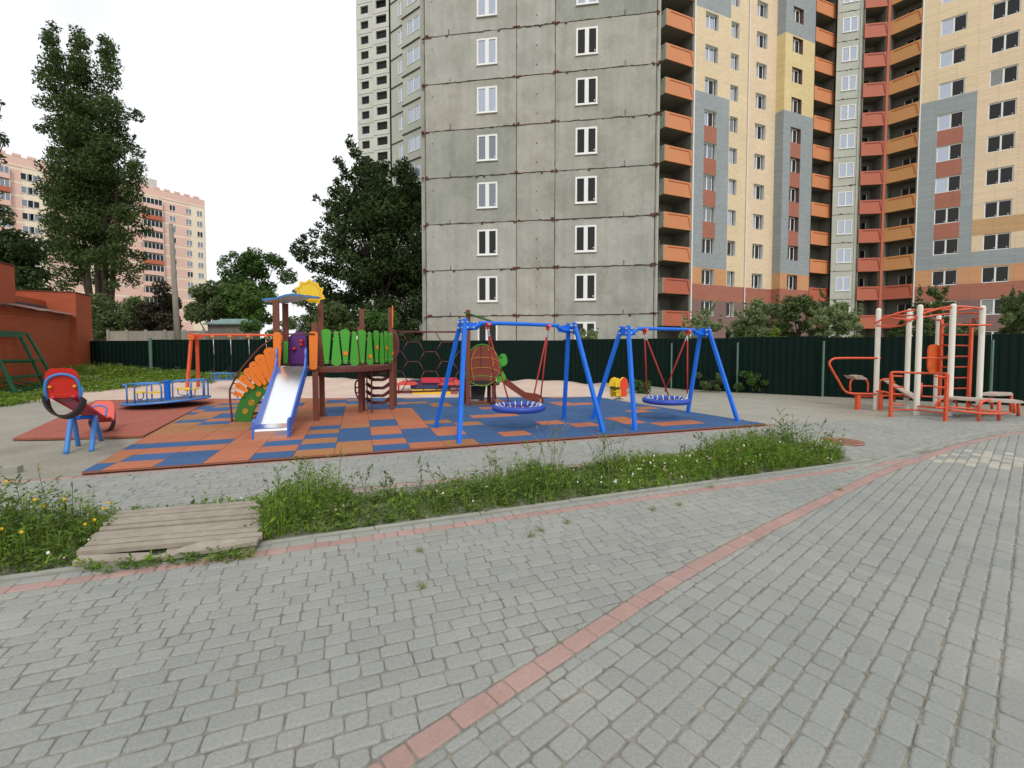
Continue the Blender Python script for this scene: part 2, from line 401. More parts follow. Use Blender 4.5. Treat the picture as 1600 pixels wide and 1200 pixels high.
def make_terrain():
    x0, x1, y0, y1, st = -24, 24, 4.0, 26, .16
    nx, ny = int((x1-x0)/st)+1, int((y1-y0)/st)+1
    vs, cols = [], []
    sand, dust, pale, earth = srgb(206,182,166), srgb(148,143,129), srgb(158,155,144), srgb(110,96,76)
    for j in range(ny):
        for i in range(nx):
            x, y = x0+i*st, y0+j*st
            vs.append((x, y, hgt(x, y)))
            t = sm(13.2, 14.2, y)*sm(4.6, 3.0, x)
            c = V(dust).lerp(V(sand), t)
            c = c.lerp(V(pale), .75*sm(4.2, 5.2, x)*sm(9.0, 7.6, x)*sm(16.2, 13.5, y))
            c = c.lerp(V(pale), .5*sm(-8, -9.5, x)*(1-t)*sm(8.0, 9.5, y))
            c = c.lerp(V(earth), .55*sm(.25, 1.3, wob(x*1.7+9, y*1.3))*sm(3.5, 4.5, x)*sm(14.8, 16.2, y))
            c = c.lerp(V(earth), .4*sm(-.2, 1.2, wob(x*2.7+3, y*2.3))*(1-sm(-7.6, -6.6, x))*sm(8.6, 7.6, y))
            cols += [c.x, c.y, c.z, 1]
    fs = [(j*nx+i, j*nx+i+1, (j+1)*nx+i+1, (j+1)*nx+i) for j in range(ny-1) for i in range(nx-1)]
    me = bpy.data.meshes.new('sand'); me.from_pydata(vs, [], fs); me.materials.append(M['terrain'])
    at = me.color_attributes.new('tint', 'FLOAT_COLOR', 'POINT'); at.data.foreach_set('color', cols)
    me.polygons.foreach_set('use_smooth', [True]*len(fs))
    o = bpy.data.objects.new('sand', me); COL.objects.link(o); tag(o, kind='structure')
make_terrain()

# ------------------------------------------------------------------ paving
def block(mb, poly, mi, rng, z=0.0, gap=.0022, bev=.010, cut=.016, dep=.014, kx=1.0, ky=1.0):
    n = len(poly)
    if n < 3: return
    A = sum(poly[i].x*poly[(i+1) % n].y-poly[(i+1) % n].x*poly[i].y for i in range(n))/2
    if abs(A) < .0012: return
    if A < 0: poly = poly[::-1]
    c = sum(poly, V((0, 0)))/n
    pts = []
    for i in range(n):
        p, a, b = poly[i], poly[i-1], poly[(i+1) % n]
        la, lb = (a-p).length, (b-p).length
        if la < 1e-4 or lb < 1e-4: continue
        da, db = (a-p)/la, (b-p)/lb; k = min(cut, la*.3, lb*.3)*rng.uniform(.7, 1.3)
        pts.append(p+da*k); pts.append(p+(da+db)*k*.30); pts.append(p+db*k)
    n = len(pts); ang = atan2((pts[1]-pts[0]).y, (pts[1]-pts[0]).x)
    tx, ty, dz = rng.gauss(0, .006), rng.gauss(0, .006), rng.gauss(0, .0014)
    le = max(range(len(poly)), key=lambda i: (poly[i]-poly[i-1]).length); ex = (poly[le]-poly[le-1]).normalized(); ey = V((-ex.y, ex.x))
    hx = max(abs((p-c).dot(ex)) for p in pts)+1e-6; hy = max(abs((p-c).dot(ey)) for p in pts)+1e-6
    if hy < .016 or hx < .016: return
    def ring(ins, zz):
        out = []; fx, fy = max(.2, 1-ins*kx/hx), max(.2, 1-ins*ky/hy)
        for p in pts:
            r = p-c; q = c+ex*(r.dot(ex)*fx)+ey*(r.dot(ey)*fy)
            out.append((q.x, q.y, z+zz+dz+(r.x*tx+r.y*ty)))
        return out
    r0, r1, r2, r3 = ring(gap, -dep), ring(gap, -.008), ring(gap+.003, -.003), ring(gap+bev, 0)
    o = len(mb.v); mb.v += r0+r1+r2+r3
    for k in range(3):
        for i in range(n):
            j = (i+1) % n; mb.f.append((o+k*n+i, o+k*n+j, o+(k+1)*n+j, o+(k+1)*n+i)); mb.m.append(mi)
    mb.f.append(tuple(o+3*n+i for i in range(n))); mb.m.append(mi)
def pave(mb, org, ang, rows, lens, keep, clips, s0, s1, rng, jit=.0045, kx=.55, ky=1.1, cut=.019):
    """rows: list of (t0, t1, material); keep(x, y); clips(x, y) -> [(point, normal)]"""
    e, n = V((cos(ang), sin(ang))), V((-sin(ang), cos(ang)))
    for t0, t1, mi in rows:
        s = s0+rng.uniform(-.2, 0)
        while s < s1:
            ln = rng.choice(lens)*rng.uniform(.93, 1.07)
            cx = org+e*(s+ln/2)+n*((t0+t1)/2)
            if keep(cx.x, cx.y):
                j = lambda: V((rng.uniform(-jit, jit), rng.uniform(-jit, jit)))
                pl = [org+e*s+n*t0+j(), org+e*(s+ln)+n*t0+j(), org+e*(s+ln)+n*t1+j(), org+e*s+n*t1+j()]
                for a, nn in clips(cx.x, cx.y): pl = clip_half(pl, a, nn) if len(pl) > 2 else []
                m_ = mi(cx.x, cx.y, rng) if callable(mi) else mi
                if len(pl) > 2: block(mb, pl, m_, rng, kx=kx, ky=ky, cut=cut)
            s += ln
rp = random.Random(11)
mb = MB()
view = lambda x, y: y > -.4 and -1.3*y-1.2 < x < 1.3*y+4.2
HB = .062                                   # half width of the curved pink band
LENS = (.105, .105, .145, .145, .19, .205)
a1 = atan(SL1); org1 = V((0, K1))
rowsA = [(-.155, -.062, 0), (-.265, -.158, 1)]
t = -.268
while t > -5.0: rowsA.append((t-.099, t, 0)); t -= .102
def clipA(x, y):
    d, a, nn = band_near(x, y); return [(a+nn*HB, nn)] if abs(d) < .5 else []
pave(mb, org1, a1, rowsA, LENS, lambda x, y: view(x, y) and band_near(x, y)[0] > HB-.06, clipA, -7, 8, rp)
# right-hand field
a3 = radians(40.5); org3 = V((1.17, 3.15)); rowsC = []
t = .25
while t > -9.5: rowsC.append((t-.104, t, lambda x, y, r: 2 if (hypot((x-6.9)/1.1, (y-6.5)/.55) < 1 and r.random() < .55) else 0)); t -= .107
def clipC(x, y):
    d, a, nn = band_near(x, y); return [(a-nn*HB, -nn)] if abs(d) < .5 else []
pave(mb, org3, a3, rowsC, LENS, lambda x, y: view(x, y) and x < 13.5 and band_near(x, y)[0] < -HB+.06, clipC, -6, 13, rp)
# the curved pink band itself
acc = 0; i = 0; s = 0; tot = sum((BAND[k+1]-BAND[k]).length for k in range(len(BAND)-1))
def at(s):
    for k in range(len(BAND)-1):
        l = (BAND[k+1]-BAND[k]).length
        if s <= l or k == len(BAND)-2:
            d = (BAND[k+1]-BAND[k])/l; return BAND[k]+d*s, V((-d.y, d.x))
        s -= l
while s < tot-.3:
    ln = rp.choice((.11,.2,.2,.21))
    p, n0 = at(s); q, n1 = at(s+ln)
    if view(p.x, p.y): block(mb, [p-n0*(HB-.005), q-n1*(HB-.005), q+n1*(HB-.005), p+n0*(HB-.005)], 1, rp)
    s += ln
# path between the weed bed and the rubber floor, and the open paved corner to the right
a5 = atan(SL3); org5 = V((0, K3)); rowsD = [(-.15, -.05, lambda x, y, r: 1 if x < 5.6 else 0)]; t = -.153
while t > -3.6: rowsD.append((t-.108, t, 0)); t -= .116
bedtip = V((4.25, 6.66))
def inbed(x, y, m=0):
    if x < 4.3: return below1(x, y) < -m*0+m and above2(x, y) < m
    return hypot((x-4.3)/.75, (y-(K1+K2+(SL1+SL2)*4.3)/2-.1)/.68) < 1+m
def keepD(x, y):
    return view(x, y) and (above2(x, y) > .16 or x > 4.3) and band_near(x, y)[0] > HB+.02 and not inbed(x, y, .0) and (x < 4.95 or below1(x, y) < -.02) and (x < 4.3 or below1(x, y) < .0)
def clipD(x, y):
    out = [(V((0, K2))+V((-SL2, 1)).normalized()*.12, V((-SL2, 1)).normalized())] if x < 4.4 else []
    d, a, nn = band_near(x, y)
    if abs(d) < .6: out.append((a+nn*(HB+.02), nn))
    return out
pave(mb, org5, a5, rowsD, LENS, keepD, clipD, -9, 12.5, rp, .004, .3, 1.9, .008)
rowsD2 = []; t = -.047
while t < 1.6: rowsD2.append((t, t+.11, 0)); t += .113
pave(mb, org5, a5, rowsD2, LENS, lambda x, y: view(x, y) and x > 5.45+max(0, (9.3-y))*.5 and y < 9.5+.25*sin(x*1.7)+.1*sin(x*5), lambda x, y: [], 3, 13, rp)
pave(mb, V((0, K2)), atan(SL2), [(.012, .115, 1)], LENS, lambda x, y: view(x, y) and x < 4.2, lambda x, y: [], -7, 6, rp)
tag(mb.build('paving', [M['paver'], M['paver_pink'], M['paver_pale']]), kind='structure')
mb = MB()   # sand bed under the stones
mb.poly([(-9,-2,-.0072),(14,-2,-.0072),(14,K3+SL3*14-2.9,-.0072),(5.4,K3+SL3*5.4+.02,-.0072),(-9,K3-SL3*9-.02,-.0072)])
tag(mb.build('paving_bed', M['joint']), kind='structure')
# kerb stones along the weed bed
mb = MB(); e, n = V((cos(a1), sin(a1), 0)), V((-sin(a1), cos(a1), 0)); s = -7.2; o0 = V((0, K1, 0))
while s < 4.9:
    ln = .98; z = rp.uniform(-.004, .004); mb.obox(o0+e*s-n*.06+V((0,0,-.1)), e*(ln-.008), n*.06, V((0,0,.112+z))); s += ln
a2 = atan(SL2); e, n = V((cos(a2), sin(a2), 0)), V((-sin(a2), cos(a2), 0)); s = -7.2; o0 = V((0, K2, 0))
while s < 4.6:
    ln = .98; mb.obox(o0+e*s-n*.06+V((0,0,-.1)), e*(ln-.008), n*.06, V((0,0,.108+rp.uniform(-.004, .004)))); s += ln
tag(mb.build('kerb', M['kerb']), kind='structure')
mb = MB()   # kerb fragments at the left and beside the gym
mb.box(G(4,738)+V((0,0,.02)), .35, .12, .1, a1); mb.box(G(-40,742)+V((0,0,.02)), .5, .12, .1, a1)
for k in range(12):
    p = BAND[24+k*2] if 24+k*2 < len(BAND)-1 else None
    if p: q = BAND[26+k*2] if 26+k*2 < len(BAND) else p; d = (q-p); nn = V((-d.y, d.x)).normalized(); b = V(((p+nn*.2).x, (p+nn*.2).y, -.06)); mb.obox(b, V((d.x, d.y, 0))*.99, V((nn.x, nn.y, 0))*.07, (0,0,.07))
tag(mb.build('kerb_stones', M['kerb']), kind='structure')
# weed-bed soil
mb = MB(); pts = []
for k in range(40): x = -7+k*11.4/39; pts.append((x, K1+SL1*x+.005, -.02))
for k in range(39, -1, -1): x = -7+k*11.3/39; pts.append((x, K2+SL2*x-.07, -.02))
mb.poly(pts); tag(mb.build('bed_soil', M['soil']), kind='structure')

# ------------------------------------------------------------------ rubber flooring
rm = random.Random(5); mb = MB(); mb2 = MB()
e, n = V((cos(a5), sin(a5))), V((-sin(a5), cos(a5))); o2 = V((0, K3))
CW, CD = .56, .45
BL = {}
def tone(i, j, s):
    right = sm(-2.6, 1.0, s+j*.12)
    r = random.Random(i*7919+j*104729+31)
    if r.random() < .27+.54*right: return 3
    return 0 if random.Random((i//2)*31+(j//2)*977+7).random() < .6 else 1
for j in range(0, 26):
    i = -22
    while i < 18:
        s = i*CW+(0 if j % 2 else 0)
        mi = tone(i, j, s)
        pl = [o2+e*s+n*(j*CD), o2+e*(s+CW)+n*(j*CD), o2+e*(s+CW)+n*((j+1)*CD), o2+e*s+n*((j+1)*CD)]
        c = sum(pl, V((0, 0)))/4; pl = [p+(c-p)*.012 for p in pl]
        a = clip_convex(pl, MATP1)
        if a: mb.prism([(p.x, p.y, .034) for p in a], (0,0,-.05), mi, 4)
        a = clip_convex(pl, MATP2)
        if a: mb.prism([(p.x, p.y, .036) for p in a], (0,0,-.04), 2 if s < -6 else 0, 4)
        i += 1
for Q in (MATP1, MATP2):
    c = sum(Q, V((0, 0)))/4; mb.poly([((c+(p-c)*.998).x, (c+(p-c)*.998).y, .020) for p in Q], 4)
tag(mb.build('rubber_floor', [M['mat_orange'], M['mat_ochre'], M['mat_red'], M['mat_blue'], M['mat_edge']]), kind='structure')
FZ = .034

# ------------------------------------------------------------------ walls and windows
def d2(a): return V((cos(a), sin(a), 0))
def inward(d): return V((-d.y, d.x, 0))
def s_at(P0, d, u):                       # wall coordinate seen at photo column u
    k = (u-800)/F/KH
    return (k*P0.y-P0.x)/(d.x-k*d.y)
def wall(mb, P0, d, s0, s1, z0, z1, ops, colf, xs=(), xz=(), depth=.12, rev=0):
    n = inward(d); P0 = V((P0.x, P0.y, 0))
    S_ = sorted(set([s0, s1]+[q for o in ops for q in (o[0], o[1]) if s0 < q < s1]+[q for q in xs if s0 < q < s1]))
    Z_ = sorted(set([z0, z1]+[q for o in ops for q in (o[2], o[3]) if z0 < q < z1]+[q for q in xz if z0 < q < z1]))
    pt = lambda s, z, t=0: P0+d*s+n*t+V((0,0,z))
    for a, b in zip(S_, S_[1:]):
        for c, e in zip(Z_, Z_[1:]):
            ms, mz = (a+b)/2, (c+e)/2
            if any(o[0] < ms < o[1] and o[2] < mz < o[3] for o in ops): continue
            mb.poly([pt(a,c), pt(b,c), pt(b,e), pt(a,e)], colf(ms, mz))
    for o in ops:
        a, b, c, e = o[:4]
        if c >= z1 or e <= z0 or a >= s1 or b <= s0: continue
        r = rev(o) if callable(rev) else rev
        mb.poly([pt(a,c), pt(a,c,depth), pt(a,e,depth), pt(a,e)][::-1], r)
        mb.poly([pt(b,c), pt(b,c,depth), pt(b,e,depth), pt(b,e)], r)
        mb.poly([pt(a,e), pt(b,e), pt(b,e,depth), pt(a,e,depth)][::-1], r)
        mb.poly([pt(a,c), pt(b,c), pt(b,c,depth), pt(a,c,depth)], r)
WM = {}
def window(parent, P0, d, s, z, w, h, glass='glass_dark', t=.0, panes=2, fr=.075, name='window', mull=.06):
    """white frame with its panes; s, z is the lower left corner on the wall, t how deep it sits"""
    key = (round(w, 2), round(h, 2), panes, fr, mull)
    if key not in WM:
        mb = MB(); dp = .07
        mb.obox((0,0,0), (w,0,0), (0,dp,0), (0,0,fr)); mb.obox((0,0,h-fr), (w,0,0), (0,dp,0), (0,0,fr))
        mb.obox((0,0,fr), (fr,0,0), (0,dp,0), (0,0,h-2*fr)); mb.obox((w-fr,0,fr), (fr,0,0), (0,dp,0), (0,0,h-2*fr))
        for k in range(1, panes):
            x = w*k/panes; mb.obox((x-mull,0,fr), (mull*2,0,0), (0,dp,0), (0,0,h-2*fr))
        mb.obox((-.04,-.06,-.035), (w+.08,0,0), (0,.06,0), (0,0,.035))
        me = mb.build('window', M['upvc']); mesh = me.data; bpy.data.objects.remove(me)
        g = MB()
        for k in range(panes): a, b = (fr if k == 0 else w*k/panes), (w-fr if k == panes-1 else w*(k+1)/panes); g.poly([(a,.04,fr),(b,.04,fr),(b,.04,h-fr),(a,.04,h-fr)], 2 if k else 0)
        # tape marks left on new panes
        for k in range(panes): x = fr*1.5+(w-2*fr)*(k+.72)/panes; g.poly([(x,.036,fr+.10),(x+.06,.036,fr+.10),(x+.06,.036,fr+.17),(x,.036,fr+.17)], 1)
        gm = {}
        for q, qa, qb in (('glass_dark',)*3, ('glass_sky',)*3, ('glass_mid',)*3, ('split', 'glass_sky', 'glass_dark'), ('curtain', 'glass_curtain', 'glass_dark'), ('curtain2', 'glass_mid', 'glass_curtain')):
            ob = g.build('pane', [M[qa], M['upvc'], M[qb]]); gm[q] = ob.data; bpy.data.objects.remove(ob)
        WM[key] = (mesh, gm)
    mesh, gm = WM[key]; n = inward(d)
    loc = V((P0.x, P0.y, 0))+d*s+n*t+V((0,0,z))
    o = bpy.data.objects.new(name, mesh); COL.objects.link(o); o.parent = parent
    o.location = loc-WL[parent.name]; o.rotation_euler = (0,0,atan2(d.y, d.x)); WL[o.name] = loc
    p = bpy.data.objects.new('pane', gm[glass]); COL.objects.link(p); p.parent = o
    return o
rb = random.Random(21)

# --- bare concrete panel tower
A0, A1 = XY(667, 27.9), XY(1020.5, 25.8)
dA = (A1-A0).normalized(); LA = (A1-A0).length; nA = inward(dA)
ct = thing('concrete_tower', A0, 'unfinished bare grey concrete panel apartment tower with rusty seams behind the green fence', 'building')
sv = [0, s_at(A0, dA, 807), s_at(A0, dA, 866), LA]
mb = MB(); RZ = [-.3, .8]+[3.6+2.8*k for k in range(0, 14)]
w1, w2 = (s_at(A0, dA, 746.5), s_at(A0, dA, 777.5)), (s_at(A0, dA, 897.5), s_at(A0, dA, 930.5))
opsA = []
for k in range(-1, 12):
    z = 3.6+2.8*k
    opsA += [(w1[0], w1[1], z+.85, z+2.38), (w2[0], w2[1], z+.85, z+2.38)]
for r in range(len(RZ)-1):
    for c in range(3):
        a, b, z0, z1 = sv[c]+.014, sv[c+1]-.014, RZ[r]+.02, RZ[r+1]-.02
        off = rb.uniform(-.012, .012); Pq = A0+nA*off
        pv = rb.choice((0, 4, 5, 6)); wall(mb, Pq, dA, a, b, z0, z1, [o for o in opsA if a < o[0] < b and z0 < o[2] < z1], lambda s, z: pv, depth=.10)
        p = lambda s, z, t: Pq+dA*s+nA*t+V((0,0,z))
        for q in ((a, z0, a, z1), (b, z0, b, z1), (a, z1, b, z1), (a, z0, b, z0)):
            mb.poly([p(q[0], q[1], 0), p(q[2], q[3], 0), p(q[2], q[3], .12), p(q[0], q[1], .12)], 1)
wall(mb, A0+nA*.11, dA, 0, LA, -.3, RZ[-1], opsA, lambda s, z: 1)     # dark backing in the joints
for z in RZ[2:-1]:                                                     # ragged sealant along the seams
    s = 0
    while s < LA:
        ln = rb.uniform(.08, .45); h = rb.choice((.03, .04, .05, .075, .03)); dz = rb.uniform(-.025, .025)
        if rb.random() < .93: mb.obox(A0+dA*s-nA*rb.uniform(.012, .03)+V((0,0,z-h/2+dz)), dA*min(ln, LA-s), nA*.1, (0,0,h), 1)
        if rb.random() < .05: mb.obox(A0+dA*s-nA*.028+V((0,0,z-.11)), dA*.14, nA*.1, (0,0,.12), 1)
        s += ln
    for c in range(4):
        for q in range(5): mb.obox(A0+dA*(sv[c]+rb.uniform(-.26, .14))-nA*.035+V((0,0,z+rb.uniform(-.10, .07))), dA*rb.uniform(.08, .24), nA*.1, (0,0,rb.uniform(.04, .10)), 2)
    for q in (1.55, LA-1.75): mb.obox(A0+dA*(q+rb.uniform(-.05, .05))-nA*.03+V((0,0,z)), dA*.025, nA*.1, (0,0,rb.uniform(.25, .42)), 1)
    for q in (.55, 1.65): mb.obox(A0+dA*((sv[1]+sv[2])/2+.03)-nA*.016+V((0,0,z+q)), dA*.06, nA*.1, (0,0,.07), 1)
    mb.obox(A0+dA*.45-nA*.016+V((0,0,z+2.05)), dA*.05, nA*.1, (0,0,.06), 1)
for c in range(4):                                                     # vertical seams
    z = -.3
    while z < RZ[-1]:
        ln = rb.uniform(.2, 1.1); wd = rb.uniform(.022, .05)
        mb.obox(A0+dA*(sv[c]-wd/2)-nA*.014+V((0,0,z)), dA*wd, nA*.1, (0,0,ln), 1); z += ln
# pilasters at both ends, returns and roof
mb.obox(A0-dA*.32+nA*.14, dA*.30, nA*1.0, (0,0,RZ[-1]), 0)
mb.obox(A0+dA*(LA+.02)+nA*.08+V((0,0,-.3)), dA*.10, nA*.5, (0,0,RZ[-1]), 0)
mb.obox(A0+dA*(LA+.16)+nA*.35+V((0,0,-.3)), dA*.10, nA*.5, (0,0,RZ[-1]), 3)
mb.obox(A0-dA*.2+nA*.6+V((0,0,-.3)), dA*(LA+.3), nA*11, (0,0,RZ[-1]), 0)
mb.build('wall', [M['conc'], M['seam'], M['rust'], M['conc_lt'], M['conc1'], M['conc2'], M['conc3']], ct)
for k in range(-1, 11):
    z = 3.6+2.8*k+.85
    window(ct, A0, dA, w1[0], z, w1[1]-w1[0], 1.53, ('glass_dark' if k < 2 else ('glass_mid' if k < 4 else 'glass_sky')), -.03, 2, .10, 'window', .115)
    window(ct, A0, dA, w2[0], z, w2[1]-w2[0], 1.53, 'glass_dark' if k < 6 else 'glass_sky', -.03, 2, .10, 'window', .115)
# --- stepped concrete wing behind its left edge
E0 = XY(672, 43.2); dE = V((-.79, .613, 0)); dEr = -dE       # runs back to the left
sE1, sE2 = s_at(E0, dE, 633), s_at(E0, dE, 612.5)
PE = E0+dE*sE2; LE = sE2
mb = MB(); wn = (LE-s_at(E0, dE, 640.5), LE-s_at(E0, dE, 659)); wf = (LE-s_at(E0, dE, 623.5), LE-s_at(E0, dE, 632)); sep = LE-sE1
nE = inward(dEr)
for k in range(0, 14):
    z = 3.25+2.8*k
    wall(mb, PE, dEr, sep+.02, LE, z+.02, z+2.78, [(wn[0], wn[1], z+.85, z+2.25)], lambda s, q: 0, depth=.15)
    wall(mb, PE+nE*.25, dEr, 0, sep-.02, z-.25, z+2.5, [(wf[0], wf[1], z+.75, z+2.15)], lambda s, q: 0, depth=.15)
    mb.obox(PE+dEr*(sep-.05)-nE*.10+V((0,0,z-.06)), dEr*(LE-sep), nE*.1, (0,0,.08), 1)
    mb.obox(PE-nE*.02+nE*.2+V((0,0,z-.33)), dEr*sep, nE*.1, (0,0,.08), 1)
wall(mb, PE+nE*.4, dEr, 0, LE, 0, 42, [(a, b, 3.25+2.8*k+c, 3.25+2.8*k+c+1.4) for k in range(14) for a, b, c in ((wn[0], wn[1], .85), (wf[0], wf[1], .75))], lambda s, q: 1, depth=.2)
mb.obox(PE+nE*.8, dEr*LE, nE*9, (0,0,42), 0)
mb.build('wing_wall', [M['conc_lt'], M['seam']], ct)
for k in range(3, 12):
    z = 3.25+2.8*k
    window(ct, PE, dEr, wn[0], z+.85, wn[1]-wn[0], 1.4, 'glass_mid' if k == 4 else 'glass_sky', .02)
    window(ct, PE+nE*.25, dEr, wf[0], z+.75, wf[1]-wf[0], 1.4, 'glass_sky', .02)
# --- far shell without any glazing
B0, B1 = XY(561.5, 88), XY(613, 86); dB = (B1-B0).normalized(); LB = (B1-B0).length; nB = inward(dB)
ft = thing('unglazed_tower', B0, 'distant pale concrete tower with black unglazed openings, left of the grey tower', 'building')
mb = MB(); sb = s_at(B0, dB, 588)
ops1 = [(s_at(B0, dB, 568.3), s_at(B0, dB, 580), .9+2.8*k, 2.35+2.8*k) for k in range(26)]
ops2 = [(s_at(B0, dB, 593), s_at(B0, dB, 609), 1.0+2.8*k, 2.5+2.8*k) for k in range(26)]
for k in range(26):
    wall(mb, B0+nB*.35, dB, .02, sb-.02, 2.8*k+.04, 2.8*k+2.76, [ops1[k]], lambda s, z: 0, depth=.3)
    wall(mb, B0, dB, sb+.02, LB, 2.8*k+.14, 2.8*k+2.86, [ops2[k]], lambda s, z: 0, depth=.3)
    mb.obox(B0+dB*sb+V((0,0,2.8*k)), nB*.35, dB*.02, (0,0,2.8), 0)
mb.obox(B0+nB*.66, dB*LB, nB*7, (0,0,74), 1)
mb.build('wall', [M['conc_far'], M['dark']], ft)
for k in range(26):                                    # unglazed openings, one child each
    for o, t in ((ops1[k], .62), (ops2[k], .32)):
        if 13 < o[2] < 62:
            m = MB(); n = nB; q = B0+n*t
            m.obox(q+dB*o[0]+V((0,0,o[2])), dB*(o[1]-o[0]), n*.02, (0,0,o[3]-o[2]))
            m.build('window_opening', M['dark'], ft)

# --- tower faced in coloured brick
dC = d2(radians(23)); nC = inward(dC); C0 = XY(1035, 38.7)
tb = thing('brick_faced_tower', C0, 'tall apartment tower faced in beige, grey and red brick with orange balconies', 'building')
ZT = 44.0
SILL = lambda k: 4.57+2.8*k
sc = lambda u: s_at(C0, dC, u)
CM = [M['c_beige'], M['c_yellow'], M['c_rose'], M['c_grey'], M['c_red'], M['c_orange'], M['c_brown'], M['c_tan'], M['upvc'], M['conc_lt'], M['b_red']]
BEI, YEL, ROS, GRY, RED, ORG, BRN, TAN, WHT, CNC, POST = range(11)
xz = [5.98, 7.38, 8.87, SILL(7), 31.3]+[SILL(k)-1.4+q for k in range(1, 8) for q in (0, 1.4)]
c1a, c1b = sc(1094.5), sc(1094.5)+1.5; c2a, c2b = sc(1133.5), sc(1133.5)+1.0; c3a, c3b = sc(1172.3), sc(1172.3)+1.42
sL, s12, s23, sR = sc(1079), sc(1132.5), sc(1160.5), sc(1203)
def col_left(s, z):
    if z < 5.98: return BRN
    if z < 7.38: return RED
    if s < s12:
        if z < 8.87: return ORG
        if z < SILL(7):
            if c1a < s < c1b and SILL(2) < z < SILL(6) : return RED
            return GRY
        return BEI if z < 31.3 else GRY
    return BEI if s < s23 else ROS
ops = []
for k in range(-1, 13):
    ops += [(a, b, SILL(k), SILL(k)+1.4) for a, b in ((c1a, c1b), (c2a, c2b), (c3a, c3b))]
mb = MB(); wall(mb, C0, dC, sL, sR, 0, ZT, ops, col_left, [s12, s23], xz, .34, WHT)
mb.obox(C0+dC*sL-dC*.12-nC*.05, dC*.12, nC*1.6, (0,0,ZT), WHT)
mb.build('wall', CM, tb)
def gk(k, j): return ('curtain' if rb.random() < .12 else 'glass_dark') if k <= 2-(j == 3) or (j == 3 and k < 5) else ('split' if j > 1 else rb.choice(('glass_mid', 'glass_sky', 'glass_sky', 'split')))
for k in range(0, 12):
    for j, (a, b) in enumerate(((c1a, c1b), (c2a, c2b), (c3a, c3b))):
        wd = b-a-(.22 if j != 1 else .22)
        window(tb, C0, dC, a if j != 1 else a, SILL(k), wd, 1.38, gk(k, j), .24, 2 if j != 1 else 1)
# projecting bay with its dark return
D0 = XY(1216, 43.2); dD = dC; sDe = s_at(D0, dD, 1261)
d4a = s_at(D0, dD, 1227.2); d4b = d4a+1.45
def col_bay(s, z):
    if z < 5.98: return BRN
    if z < 7.38: return RED
    if z < 8.87: return ORG
    if z < SILL(7): return RED if d4a < s < d4b and SILL(2) < z < SILL(6) else GRY
    return YEL if z < 31.3 else GRY
mb = MB(); ops4 = [(d4a, d4b, SILL(k), SILL(k)+1.4) for k in range(-1, 13)]
wall(mb, D0, dD, 0, sDe, 0, ZT, ops4, col_bay, [], xz, .34, lambda o: 6)
Rj = C0+dC*sR; dR = (D0-Rj).normalized(); lR = (D0-Rj).length
def col_ret(s, z): return BRN if z < 5.98 else RED if z < 7.38 else TAN if z < 8.87 else GRY if z < SILL(7) else YEL if z < 31.3 else GRY
wall(mb, Rj, dR, 0, lR, 0, ZT, [], col_ret, [], xz)
mb.build('bay_wall', CM, tb)
for k in range(0, 12): window(tb, D0, dD, d4a, SILL(k), 1.22, 1.38, gk(k, 3), .24)
# concrete strip
E2, E3 = XY(1294, 45.4), XY(1333.5, 44.8); dS = (E3-E2).normalized(); LS = (E3-E2).length; nS = inward(dS)
mb = MB(); sa = s_at(E2, dS, 1302.5); sb_ = s_at(E2, dS, 1325.5)
for k in range(0, 14):
    z = 3.75+2.8*k
    wall(mb, E2, dS, .02, LS-.25, z+.02-(3.7 if k == 0 else 0), z+2.77, [(sa, sb_, z+.83, z+2.23)], lambda s, q: 0, depth=.12)
    mb.obox(E2+dS*.02+nS*.02+V((0,0,z-.04)), dS*(LS-.27), nS*.1, (0,0,.07), 1)
    for q in range(5): mb.obox(E2+dS*rb.uniform(.1, LS-.3)-nS*.015+V((0,0,z+rb.uniform(-.08, .05))), dS*rb.uniform(.05, .25), nS*.1, (0,0,rb.uniform(.03, .08)), 1)
wall(mb, E2+nS*.1, dS, 0, LS, 0, ZT, [(sa, sb_, 3.75+2.8*k+.83, 3.75+2.8*k+2.23) for k in range(14)], lambda s, q: 1)
mb.obox(E2+dS*(LS-.24)-nS*.06, dS*.16, nS*.6, (0,0,ZT), 0); mb.obox(E2+dS*(LS-.06)-nS*.04, dS*.06, nS*.4, (0,0,ZT), 2)
mb.build('concrete_strip', [M['conc_lt'], M['seam'], M['upvc']], tb)
for k in range(0, 12): window(tb, E2, dS, sa, 3.75+2.8*k+.83, sb_-sa, 1.4, 'glass_dark' if k == 0 else 'glass_sky', -.02)
# right wing
W0 = XY(1425.5, 42.3); dW = V((.795, -.607, 0)); nW = inward(dW); sw = lambda u: s_at(W0, dW, u)
wa, wb = (sw(1452), sw(1491.5)), (sw(1529), sw(1572)); gEnd = sw(1511); wEnd = sw(1602)
def col_right(s, z):
    if z < 5.98: return BRN
    if z < 7.38: return RED
    if z < 8.87: return ORG
    if s < gEnd:
        if z < SILL(7): return RED if wa[0] < s < wa[1] and SILL(2) < z < SILL(6) and SILL(2)+1.4 < z else GRY
        return BEI
    if z < SILL(2): return GRY
    if SILL(2)+1.4 < z < SILL(3): return TAN
    return ROS if z < SILL(10) else GRY
ops5 = [(a, b, SILL(k), SILL(k)+1.4) for k in range(-1, 13) for a, b in (wa, wb)]
mb = MB(); wall(mb, W0, dW, 0, wEnd, 0, ZT, ops5, col_right, [gEnd], xz+[SILL(10)], .16, WHT)
mb.obox(W0-dW*.09-nW*.02, dW*.09, nW*1.5, (0,0,ZT), WHT)
mb.obox(W0+dW*wEnd-nW*.03, dW*.35, nW*.5, (0,0,ZT), GRY)
mb.obox(W0+dW*(wEnd+.35)+nW*.6, dW*.2, nW*9, (0,0,ZT), CNC)
mb.build('right_wall', CM, tb)
